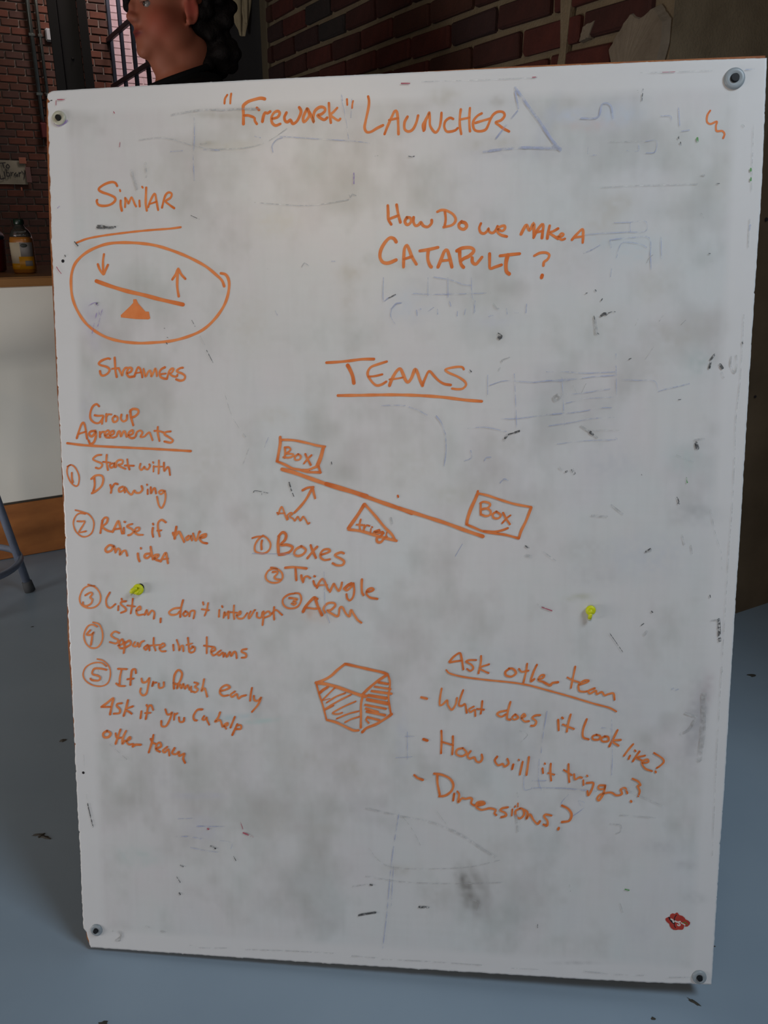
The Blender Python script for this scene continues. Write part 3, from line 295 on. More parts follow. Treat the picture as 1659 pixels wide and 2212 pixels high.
   [3.73,507.9,349.1,513.1,347.5], [2.88,532.6,362.3,533.1,348.8,532.4,329.8], [2.88,548.6,355,548.8,342.6,548,328.9], [2.69,533.1,346.5,548.8,342.1], [2.88,562.4,338.6,554.9,336,553.9,329.2,561.5,326.7,567.9,332,562.4,338.6], [2.88,573.3,334.5,569.1,327.5,572.4,323.6,578.4,325.6,581.5,320.1,586.5,319.2,589.6,324.3,588.7,330.2], [2.87,610,328.1,606.9,322.3,611.3,315.7,617.7,317.8,620.3,314.2,625.8,318.6,624,325.3], [2.87,632.3,317.7,630.7,310.8], [2.66,639.4,324.8,640,324.2], [2.86,645,322.1,641.5,303.4], [2.86,653.4,329.2,652,315.2,650.5,303.3], [2.65,672.3,313.8,673.1,307], [2.44,675.1,321.1,675.5,320.3], [2.85,683.3,321,683,309.7,684.4,296.7], [2.45,679.9,307.3,688.4,305.4], [2.83,707.3,321.4,707.7,307.8,709,295.7], [2.64,701.3,312.7,711.7,305.9], [2.64,715.2,307.1,716.7,299.8,722.5,303.2,725.9,302.7], [2.45,727.9,299.3,728.3,292.3], [2.64,732.6,306,733.3,305.2], [2.83,732.6,295.3,741.4,295.7,739.7,286.1,735.1,277.5,733.9,283.8], [2.82,757.5,292.8,749.7,292.5,749.1,287.6,756.3,288,757.5,292.8,755.5,280.6,750,270.8,747.5,273.9,752.6,280,765.2,283.1,773.2,279.3,780.5,281.7,778.7,288,784.5,290.3,787.6,283.1], [2.62,793.7,304.3,801.5,300.5,804.8,295.4,800.8,294.2,804,287,802.3,279.4], [3.38,792.7,272,793.3,271.2]]),
  ('dimensions_question', 'orange handwriting reading - Dimensions?', [
   [3.29,495.2,296.1,500.4,291.9,507.1,289.7], [3.27,527.4,297.2,527.8,285.7,531,269.4], [3.28,523,299.5,533.9,298.3,544.9,293.1,549.9,284.3,547.4,275.1,538.9,268.1,530.3,266.4], [2.98,551.3,271.2,549.9,261.2], [2.98,555.7,274.7,558.3,269.9,556.9,259.1,562.3,265.1,567,264.5,572.9,266.1,576.3,264.6,575.1,258.3,579.5,255.2], [5.06,585.7,256.4,592.7,259.2], [2.98,585.7,255.5,593.4,259.2,590.3,261.5,583.3,259.6,582.7,252.9,588.9,249.4,595.1,250.7,601.3,252.2,609.1,250.1,607.6,245.1,610,242.7], [2.96,626,255,618.3,253,616,249.6,622.3,246.6,623.9,242.6,617,239.8], [2.37,632.2,252.1,631.6,243], [2.07,636.1,257.2,635.5,255.5], [2.07,639.7,261.4,639.8,256.5], [2.95,642.9,254.2,636.8,249.8,637.8,242.5,643.2,239.4,648.5,245.5,646.8,252.8,642.9,254.2], [2.95,644.4,254.3,653,249,651.7,239.1,656.6,245.9,661.7,237.9,667.2,232.4,670.6,236.7], [2.94,686,245.7,678.3,246.9,676.1,243.6,680.9,237.2,680.3,230.6,675.6,232], [3.22,700.1,261.1,708.6,256.6,713.4,248.7,710.6,239.6,700.7,236.9], [3.24,696.5,227.9,695.7,225.8]]),
]
MARKS = [('blue',4.5,[617.7,1204.5,633.7,1183,648.4,1163.8,663.3,1142.3,675.1,1128]), ('blue',2.81,[617.8,1200.1,622.2,1179.6]), ('blue',2.82,[621.1,1176.8,611,1165,591.2,1140]), ('blue',4.01,[579.7,1129.2,617.4,1132.5,646.3,1131.7,672.2,1129.8]), ('blue',5.09,[666.9,1133.3,675,1129.7]), ('blue',1.79,[204.1,1182.3,203.4,1156.4,201.4,1133.3,201.8,1104.2]), ('blue',1.21,[170.4,1141.2,187.3,1141.8]), ('blue',1.8,[215.4,1142.2,237.1,1140.9]), ('grey',1.21,[128.2,1157,156.6,1159,175.3,1156.1,196.9,1149.7,221.7,1143.7,252.6,1142.2,280.4,1144.3,302,1150.5,326.6,1165.2]), ('blue',1.78,[307.8,1136,306.8,1144.6,313,1151.9,320.3,1154]), ('blue',1.18,[317.3,1155.8,362.8,1151.5,411,1147.2,435,1143.6]), ('blue',1.78,[284.3,1156.8,291.6,1154.8]), ('blue',1.74,[398.2,1203.5,399.3,1196.7]), ('blue',1.16,[398.1,1198.4,403.9,1171.8,408,1138.8]), ('blue',1.16,[411.3,1198,410,1175.5]), ('blue',1.25,[744.2,1038.6,764.4,1038.9,783.1,1039.2,782.8,1027.5,759.1,1027.1]), ('blue',1.13,[764.4,1038.9,764.5,1027.5]), ('blue',1.48,[739.8,1017.9,768,1020.2,788.2,1019.1,790.5,997.6,791.9,980.3]), ('blue',1.15,[748.6,995.5,752.4,1009.8,758,1014.7,776.9,1012.2,785.8,1007.7]), ('blue',1.13,[802.5,1021.7,804.3,993.7]), ('blue',2.3,[707.8,1002,717.6,1006.1]), ('blue',1.15,[717.6,1006.1,727.6,1011.7]), ('blue',1.15,[709,1025,731.6,1026,759.1,1026.9]), ('blue',1.71,[739.8,1017.2,741.6,1008.5]), ('blue',1.15,[743.2,982.5,742,972.4]), ('grey',1.13,[722.5,1081.8,765.7,1082.8,815.6,1082.9,844,1082.9]), ('blue',1.12,[709.4,1132.9,709.7,1121.6,719.9,1121.1]), ('blue',1.12,[757,1125.2,770.6,1124.3,770.7,1132.4]), ('blue',1.12,[780.7,1121.7,791.3,1122.8,792.2,1135.9,779.4,1135.6]), ('grey',0.9,[733.7,1136.3,775.1,1135.8]), ('blue',1.66,[822.1,1146.1,831.2,1147.2]), ('blue',1.65,[817.4,1173.8,819.7,1153.1]), ('blue',1.66,[796.7,1164.9,808,1164.5,809.6,1158.9]), ('blue',2.8,[699.8,1165.3,719.9,1166,725.1,1181.1,735.2,1179.4,738.5,1164]), ('black',1.1,[773.9,1197.3,772.8,1182.9]), ('black',2.21,[767.4,1195,768,1193.9]), ('black',1.33,[818.9,1140,819,1137.2]), ('black',1.33,[821.4,1133,822.2,1129.2]), ('green',2.76,[841.5,1137.2,841.7,1133.3]), ('green',2.2,[907,1099.3,907.1,1096.8]), ('green',2.2,[907.6,1088.2,907.7,1085.4]), ('grey',3.82,[894.2,1150.7,896,1149.3]), ('grey',2.78,[848.4,1093.7,852,1093.2]), ('black',0.89,[866.5,1082.9,870.5,1082.8]), ('black',1.13,[861.4,998.7,863.5,998.6]), ('grey',1.68,[850.5,1047.6,853.6,1042.6]), ('grey',1.14,[786.5,989,789.1,994.7,793.3,998.3]), ('black',1.74,[723.5,956.2,724.5,954.9]), ('black',1.16,[711.9,952.2,713.6,952.7]), ('black',1.39,[731,942,732.7,945.2]), ('black',3.49,[732.2,924.1,735.5,926.5,738.5,925.7]), ('black',0.93,[740.6,927.2,745.7,928.9,749.4,928.6]), ('grey',5.24,[723.9,920.8,726.7,902]), ('black',1.16,[722.8,923.7,723.9,919.3]), ('grey',1.04,[804.6,916.2,809.3,923.5]), ('grey',1.03,[831.6,911.6,837.1,917.3]), ('grey',0.93,[774.9,910.7,778.2,919.4]), ('grey',1.09,[907.7,1151.6,908.3,1114.5,909.4,1072.9]), ('grey',1.33,[909.1,1039.3,908.9,1029.4,909.2,1005.4]), ('blue',3.34,[909.9,1032.2,909.3,1026.6]), ('grey',0.8,[500.5,1215.9,548.9,1215.3,594.6,1215.2,644.4,1215.6]), ('grey',0.77,[770,1216.3,811,1215.8,855.6,1215.7]), ('red',0.77,[796.1,1215.8,811.6,1215.8]), ('blue',1.62,[894.9,1215.3,906.8,1215.4]), ('red',1.34,[638.7,1215.8,644.4,1216.1]), ('red',1.72,[474.7,1214.7,485.3,1214.3]), ('red',1.58,[19.5,1211.1,29,1210.7]), ('red',0.98,[17.5,1210.6,17.2,1203.6]), ('red',1.57,[95.6,1193.4,96.7,1191.6]), ('red',0.85,[102.8,1154.8,101.9,1149]), ('red',1.14,[7.1,996.7,10.1,991.8,13.2,988]), ('purple',3.67,[24.3,1180.6,30.9,1183.9]), ('purple',1.84,[13.4,1181,19.7,1178.4,26.2,1180]), ('purple',1.0,[12.4,1073.3,15.1,1075.7]), ('grey',3.0,[173.2,1186.8,191.9,1189.6,216.8,1191.6,241.4,1190.8,266,1191.1,290.5,1190.3]), ('grey',3.0,[211.9,1149.8,219.3,1150.1]), ('grey',4.27,[116.6,1119.3,119.4,1109.3,123.3,1095.6]), ('grey',4.26,[136.5,1127.6,136.5,1110.6]), ('black',4.98,[67.5,1048.1,76.5,1047.3]), ('black',3.11,[76.5,1047.3,84.2,1046.6,91.9,1047]), ('black',0.85,[196.1,1059.6,207.3,1054.6]), ('black',1.88,[34.2,1029,38.5,1024]), ('black',1.89,[19.6,1011.7,20.2,1010.5]), ('black',3.8,[61.7,947.6,63.6,946.9]), ('purple',1.02,[49.8,945.3,60.4,948.2,64.9,932.8]), ('purple',1.27,[61.1,935.9,53.3,908.2]), ('purple',1.01,[69.2,940.1,61.6,917.4]), ('grey',0.76,[47.3,920.7,63.4,914.3]), ('black',1.26,[158.5,901.7,159.8,901.1]), ('black',1.51,[157,894.4,158.2,893.1]), ('black',1.26,[154.4,914,157,913.4]), ('black',1.0,[193.3,924,197.5,916.1]), ('grey',0.75,[203.6,903.8,210.3,891.5]), ('black',0.88,[212.6,884.1,221.1,867.4]), ('grey',0.76,[236.1,826.6,244.4,798.6,256.8,776.7]), ('grey',2.54,[260.6,771.7,263.7,768.6]), ('grey',1.28,[259,730.1,267.9,752.9]), ('blue',1.27,[289.1,753,295.1,767.4]), ('black',0.9,[273.1,692.1,275.7,694.7,293.1,691.7]), ('black',0.77,[284.7,693.5,284.6,688.4]), ('black',1.91,[322.9,706.5,326,695.2]), ('black',1.15,[327.2,692,329.1,687.6]), ('black',1.26,[381.2,734.6,381.8,731.5]), ('black',1.78,[601.6,903.2,606.4,899.6,603.5,895.5]), ('black',5.35,[602.8,898.4,604.6,897.8]), ('grey',1.79,[607.6,866.4,606.9,868.8,616.4,872.3]), ('grey',2.99,[602.4,854.5,604.7,858.6]), ('black',1.8,[565.6,855.9,567.5,854.1]), ('grey',4.77,[678.2,823.8,683,822,678.4,816,674.8,819.6,678.2,823.8]), ('black',3.03,[612.9,767.7,616.5,772.6]), ('black',1.82,[616.5,772.6,627.3,775,631.5,776.2]), ('black',1.57,[625.5,775.6,631.5,777.4]), ('grey',6.07,[611.2,765.2,614.1,770.1]), ('black',4.18,[721.7,776.4,725.9,772.8]), ('grey',2.99,[710.8,783.6,719.9,777.6,732,768.6]), ('black',4.23,[701.1,726.7,703.6,721.8]), ('black',2.42,[692.8,723.6,694.6,724.2]), ('grey',3.02,[684.3,729,688.5,726]), ('black',4.7,[857,761.8,859,755.3]), ('grey',3.53,[855.1,766,866.6,767.2]), ('black',2.88,[874.7,874.1,871,868.3,869.2,857.3]), ('black',3.46,[882.2,861.3,885.2,857.2]), ('grey',2.88,[884.4,851.4,887.5,845.5]), ('grey',2.3,[895.3,871.6,895.3,860,900.9,851.3,902.7,861.1,901.5,872.7]), ('green',1.78,[846.8,716.8,848.2,710.8]), ('black',1.55,[837.5,688.9,839.5,682.8]), ('grey',2.4,[844.8,642,848.3,629.7]), ('grey',3.03,[802.4,621,805.5,619.8]), ('grey',2.41,[856.6,628,858.8,617.6]), ('black',4.26,[896.6,529.5,899.2,501.3]), ('grey',2.44,[887.2,528,895.4,529.5]), ('grey',4.95,[802,506.9,804.3,510.8]), ('black',0.87,[755.4,508.8,774.5,481.9]), ('grey',3.75,[859.6,399.7,873.7,395]), ('grey',5.0,[872.1,390.4,865.4,377.2,854.8,370.3]), ('grey',8.69,[882.4,426.3,883.6,374.7,880.6,335.4]), ('grey',1.29,[778.1,291.1,834.7,267.1]), ('black',3.49,[415.7,80.2,425.9,82.9,440,86]), ('black',3.44,[503.4,98.5,516,98.6]), ('grey',2.08,[407.2,124,432.7,129.8]), ('black',2.76,[432.7,128.3,435.4,127.8]), ('grey',2.03,[426.3,243.8,475.8,234.5,511.9,229.4,541.3,219.8]), ('grey',3.36,[541.3,219.8,564.1,209.2,593.6,190.1,609.9,180.6]), ('grey',1.08,[477.8,234.6,492.3,215.9,504.2,192.2]), ('grey',0.94,[524.8,246.6,541.9,224]), ('grey',1.1,[430.8,183.3,442.8,167.8,464.7,156.4,512.3,157,571.2,163.1,616.4,176.1]), ('grey',1.38,[426,140.7,479.3,135.3,551.9,136.8,623.5,143.1]), ('blue',2.02,[473.8,239.2,466,186.6,461.4,144.2,456.7,87,450.7,31.2]), ('blue',1.37,[466,158.6,462.8,94.6]), ('grey',3.96,[637.7,243.9,640.1,220.1]), ('grey',2.63,[638.3,276.6,639.7,271.2]), ('grey',2.04,[575.1,115.6,588.2,109.4,585.1,98.6]), ('black',1.43,[146.2,123.8,151.6,115.4]), ('black',2.16,[149.6,98.5,151,96.4]), ('black',2.14,[153.1,142.3,156.6,140.3]), ('grey',2.94,[44.8,31.4,57.7,30.8,55.7,17.2,48.5,16.8,57.4,24.8,50.6,33.3]), ('grey',2.19,[96,42.2,101,40.3]), ('grey',2.91,[118.6,36.3,126.3,33.8]), ('blue',2.13,[148.3,186.7,164.3,187.5]), ('blue',2.12,[172.6,186.5,185,185.1]), ('blue',1.7,[168.7,170.6,188,167.3,208.7,165.6]), ('blue',1.69,[151.2,214,172.1,215.8]), ('blue',1.69,[178.7,204,223.5,205.6]), ('blue',1.69,[212.7,183.7,229.8,181,229.6,172.4]), ('red',2.45,[248,197.6,256.2,194.5,262.3,192]), ('red',0.98,[244.3,213.7,247.5,203.3]), ('red',2.81,[195.2,201.3,196.5,200.6]), ('black',2.82,[199.3,174.4,206.1,171.2]), ('black',1.13,[232.8,160.4,236.1,154.2]), ('black',1.72,[15.1,230.9,19.1,209.5,22,195.3]), ('grey',1.0,[13.7,245.2,16.2,223.8]), ('grey',0.99,[13,305.6,12.7,284.3]), ('grey',1.1,[38.7,438.8,47.8,411.6]), ('grey',1.12,[51,324.8,77.9,301.3]), ('grey',1.16,[162.6,16.2,176.6,13.4,218.9,15.6]), ('grey',1.44,[246.8,15.2,309.4,17.3,378,18.3]), ('grey',1.69,[405.3,15.8,439.2,15.2]), ('grey',1.4,[449.3,13.7,516.5,14.8,592.9,14.3]), ('grey',1.1,[632.4,12.8,684.6,13.6]), ('grey',1.63,[736.3,15.1,781.3,13.4,819.5,14.7]), ('grey',1.34,[854.4,14.3,882.7,16.4]), ('grey',1.33,[713.4,144.9,715,134.6]), ('black',0.95,[670.7,82.2,670.8,77.3]), ('grey',1.3,[778.2,250.9,804.4,250.2,826.1,249.3]), ('grey',1.95,[765.6,237.4,780,236.1,780.3,227.4,774.2,223.7]), ('green',1.98,[789.5,142.5,794.6,141.4]), ('grey',1.32,[783.3,121.4,787.6,107.8]), ('red',1.57,[665.8,541,679.4,536.3]), ('grey',2.51,[659.6,544.7,668.9,540.5]), ('black',1.84,[809.8,538.7,811.7,536.9]), ('grey',2.42,[752.7,680.7,768,668.6]), ('black',1.21,[883.8,562.3,884.5,559.2]), ('blue',1.29,[369.6,583.6,371.1,534.9,376.8,512]), ('blue',1.3,[269.4,607.8,331.2,607.5]), ('blue',1.32,[485.2,359.2,485.4,318.6]), ('blue',1.33,[469.1,320.6,491.8,322.9]), ('blue',1.32,[482,352.3,494.9,352.8]), ('blue',1.55,[664.7,842.5,684.7,841.6,720.9,846.5,752.9,848.6]), ('blue',1.19,[664.4,853.4,689.3,853.3,714.2,851.5,751.9,853]), ('blue',1.19,[690.1,824.6,706.7,825.4,737.9,830.1,746.1,831.1]), ('blue',1.07,[690.4,813.2,706.9,816.5,715.1,819,754.6,821.1]), ('blue',1.44,[665.8,798.4,707.4,802,735.4,806.8,748.5,807.1]), ('blue',1.44,[669.5,783.7,699.4,788.3,724.2,793.1,752.3,794.8]), ('blue',1.2,[680.1,760,716.8,764.4,754.9,765.9,755.1,768.7]), ('blue',1.17,[752,876,753.4,848,754.6,823.1]), ('blue',1.19,[684.5,846.6,689.5,784.6]), ('blue',1.17,[759.6,843,780.1,842.1,801.3,841.2,806.6,830.4]), ('blue',1.76,[807,828,817.9,831.2,829.2,833.7,845.1,837.7]), ('grey',0.83,[698.9,835.7,704.2,825.7]), ('grey',0.83,[715.4,838.2,710.3,826.5]), ('grey',0.93,[788.9,868.4,798.8,883.9]), ('grey',0.95,[832.9,746.3,858.6,735.9]), ('grey',0.96,[716.4,777.9,759.4,778]), ('grey',0.95,[879.4,675.7,886.6,645,895.2,619.4,897.1,597]), ('grey',1.02,[908,923.2,908.3,887.9,907.7,837.5,905.2,793.2,906.1,743.3]), ('grey',1.05,[906.1,743.3,906.3,676,905.2,633.3,904.5,564.2]), ('black',1.71,[907.9,889.2,908.3,887.5]), ('black',1.4,[728.2,902.1,729.9,900.8]), ('black',1.05,[768.5,868.8,771.2,870]), ('black',0.93,[832.3,817.3,836.3,817.8]), ('black',1.82,[799.2,618.7,804.9,623.1]), ('grey',4.86,[800,619.6,805,621.7]), ('black',1.19,[789.9,720.7,790.4,719.9]), ('black',1.07,[836.1,691.4,838.7,686.3,837.6,682.9]), ('grey',3.65,[728.1,666.2,747.4,664.7]), ('grey',0.97,[904.5,559.2,903.7,461.9,903.1,325.2,904.2,198.9]), ('grey',1.85,[903.6,465.4,904.7,458.5]), ('blue',2.49,[840.8,432.5,842.4,433.9]), ('blue',2.49,[845.8,431.4,848.7,432.7]), ('blue',1.27,[763.1,387.1,765.6,337.2,765.7,308.4]), ('blue',1.31,[678.1,285.4,712.2,286,746.3,284]), ('blue',1.27,[750.1,375.1,762.7,373.8]), ('blue',1.3,[708.2,277.6,699.2,263.5,709.6,256.6]), ('blue',1.31,[715.9,246.9,730,259.5,729.8,266.8,722.1,269.2,724.8,262.9,729.1,260.9]), ('black',1.23,[810.4,537.5,812.1,536.7]), ('black',1.24,[797.2,519.2,800.4,521.9]), ('blue',1.44,[451.8,975.7,451.7,947.3,458.2,950]), ('black',1.44,[459.1,950,467.6,954]), ('blue',1.19,[509.9,974.8,510,951.8]), ('blue',1.42,[535.6,974.4,536.2,949.8]), ('blue',1.18,[566.1,974,567.2,951,571.7,931.2]), ('blue',1.31,[490.6,955,524.4,953.6,591.4,954.3]), ('blue',1.42,[517.5,975.6,541,971.1,554.5,966,566.2,964.2]), ('blue',2.4,[475.3,943.2,468.5,942.4,462.5,935.8]), ('blue',1.2,[462.5,935.8,461.7,925.9,467.7,915.8]), ('blue',1.8,[495.4,933.8,496.1,927.1]), ('blue',1.8,[500,935.4,501.2,935]), ('blue',1.19,[517.8,937.2,510.2,932]), ('blue',1.79,[522.5,934.3,522.9,928.5]), ('blue',1.78,[537.9,945.2,540,938.2]), ('blue',1.78,[548.5,931.5,548.2,925.7]), ('blue',1.78,[559.1,934.7,557.5,927.3]), ('blue',1.78,[571.2,944.4,570,929.6]), ('blue',2.37,[589.4,924.9,594.4,925.7]), ('grey',2.95,[595,940,599.2,935,601.7,934.2]), ('blue',1.77,[611.7,934.1,612.7,927.5]), ('blue',1.76,[637.3,939.5,636.7,928.8]), ('blue',1.77,[621.8,929,626.8,928.9]), ('blue',1.85,[449.6,810.1,467,810.6,480.8,810.1]), ('blue',1.84,[486,808.4,498.1,804.1,510.2,797.3]), ('blue',2.44,[522.2,796.4,529.2,787,534.1,773.3]), ('blue',1.84,[534.4,773.3,535.5,751,533.1,730.2]), ('blue',1.2,[591.6,836.5,610,842,631.9,841.1,648.6,840]), ('blue',1.79,[648.6,840,660.3,841.3,676.9,842.6,700,844.5]), ('blue',1.43,[623.3,851.1,625.7,815.9,627.7,782]), ('blue',1.2,[588.8,849.6,589.2,824.4]), ('blue',1.21,[605,793.1,627.8,793.1,661.3,797.3,701.3,800.7]), ('blue',1.22,[563.5,780.2,587.3,781.6,614.6,776.1]), ('blue',1.84,[568.1,751.1,569.1,741.7,559.7,737]), ('blue',1.84,[586.3,737.4,588.8,741.8,594.8,742.3]), ('blue',2.45,[607.3,708.2,612.3,713.5,617.5,711.8]), ('blue',1.25,[558.5,625.4,549.1,608.4]), ('grey',3.78,[461.9,659.5,463.7,650.7]), ('grey',1.85,[666.4,616.6,682.9,604.5]), ('grey',6.21,[643.4,610.9,650.3,609.3]), ('black',2.48,[642.3,624.1,646.6,621.5]), ('blue',1.83,[298.1,989.4,301.3,990.9,306.1,991.3]), ('blue',1.8,[383.6,997.7,388.3,997.7]), ('blue',1.84,[307.5,934.8,310.1,929.4]), ('grey',1.82,[343.8,990.9,347.7,996.1,353.2,992.3]), ('grey',1.42,[407.3,1080.6,408.8,1077.7,411.1,1081.3,416.5,1079.7]), ('purple',1.76,[413.6,1107.4,413.5,1094.3]), ('grey',1.17,[441,1127.6,444.8,1127.9]), ('black',1.04,[484,1126.3,488.5,1125.5,491.5,1126.1]), ('grey',1.2,[282.4,1074.1,321.4,1070.5,360.2,1069,406.5,1074.8]), ('blue',1.56,[464.6,938.2,469.3,942.6,475.4,943.3]), ('blue',1.67,[676.3,395.8,671.8,361,669.8,336.2]), ('blue',1.3,[667.3,327.1,667.4,295.4,671.5,282]), ('grey',1.29,[639.9,366.5,650.6,361.3,642.3,350.9]), ('blue',1.57,[646.8,302.5,648.2,282.3,657.6,283.2]), ('blue',1.57,[658.1,295.3,677.2,296.1]), ('blue',1.57,[657.6,284.8,694.1,286.5,730.5,284.5])]
WHITE = {'top': [[5.8,1219.1],[8,1220.2],[9.8,1221.6],[12.8,1222.7],[67.8,1223.8],[162,1225],[291.2,1226.6],[435.1,1227.5],[552.2,1228.1],[644.1,1228.3],[767.8,1228.8],[845.1,1228.7],[910.5,1228.1],[919.4,1228]], 'right': [[919.4,1228],[920.3,1177.5],[921.7,1079.8],[920.1,957.2],[919,825],[918.3,658.2],[916.7,491],[916,388.9],[915.6,297.5],[914,197.4],[913.4,95.1],[912.9,39.5],[912.5,6.6]], 'bottom': [[8.8,1.7],[105.2,1.2],[295.2,0.6],[432.4,0.9],[566.6,1.3],[736.1,2.2],[826.3,3.8],[912.5,6.6]], 'left': [[5.8,1219.1],[5.1,1215.1],[6.4,1212.1],[9.3,1209.7],[5.2,1208.1],[4.9,1191.8],[4.7,1168.4],[1.7,1043.5],[0.5,921.1],[0,795.4],[0.7,682.4],[0.2,652.9],[-1,533],[-0.5,396.1],[-1.4,255.2],[-0.5,146.8],[-1.6,43.4],[-1.1,31.4],[4.1,25.8],[5.8,15.4],[8.8,1.7]]}
BACK = [[2.3,1212.8],[0.1,1168.5],[-2.6,1043.6],[-2.6,921.2],[-3,827.1],[-1.7,756.9],[-2.4,682.4],[-1.8,600],[-5.5,464.9],[-3.3,396],[-2.9,326.1],[-1.4,240.9],[-0.2,146.8],[1,36.1],[1.4,13.6],[6,3.4],[295.3,1.6],[736,3.7],[910.8,6.4],[912.9,39.5],[913.9,297.4],[915.1,491],[917.6,825],[920.2,1079.8],[918.6,1232.1],[767.7,1231.8],[609.8,1231.3],[435.1,1228.4],[254.6,1226.1],[130.8,1224.5],[13.1,1223.6],[6,1222.6]]
PTS = {'w0': [20.5,1187.8], 'w1': [882.3,1205.6], 'w2': [19.6,31.3], 'w3': [895.2,17.6], 'k0': [103,553.4], 'k1': [729.6,536.2], 'h0': [16,1004.5], 'h1': [10.3,277.8], 'glow': [386.6,1105.1]}
STICK = [[846,102],[850,104.5],[851.6,104.6],[852.5,108.4],[855.1,110.1],[858.6,109.6],[859.9,111.2],[861.9,111.7],[864.4,108.1],[868.5,107.2],[871.6,104.8],[873.1,102.3],[876.9,100.6],[879.4,98.2],[879.2,95.5],[876.3,92],[873.2,91.8],[871.4,93.9],[871.6,90.9],[870.4,87.4],[868.4,86.6],[864,86.6],[860.9,85.7],[857.5,85.9],[854,88.3],[852.2,91.2],[851.4,94.5],[848.9,96.2],[846.4,99.1]]
STICK2 = [[[850.7,103.8],[852.8,100.2],[855.7,97],[857.8,95.6]],[[860.3,108.2],[858.1,103.6],[858.1,96.8],[858.3,92.3],[860.1,89.4]],[[853.5,101.8],[855.9,100.4],[857,97.5]],[[859,99.1],[862.5,97.8],[865.8,98.8]],[[862.6,93.7],[864.7,92.7],[866,94.3],[864.2,96.4]],[[867.6,97],[870.7,95.4],[872.4,94.3]],[[869.3,97.1],[871.9,98.1],[874.7,97.5],[875.4,95.3]]]
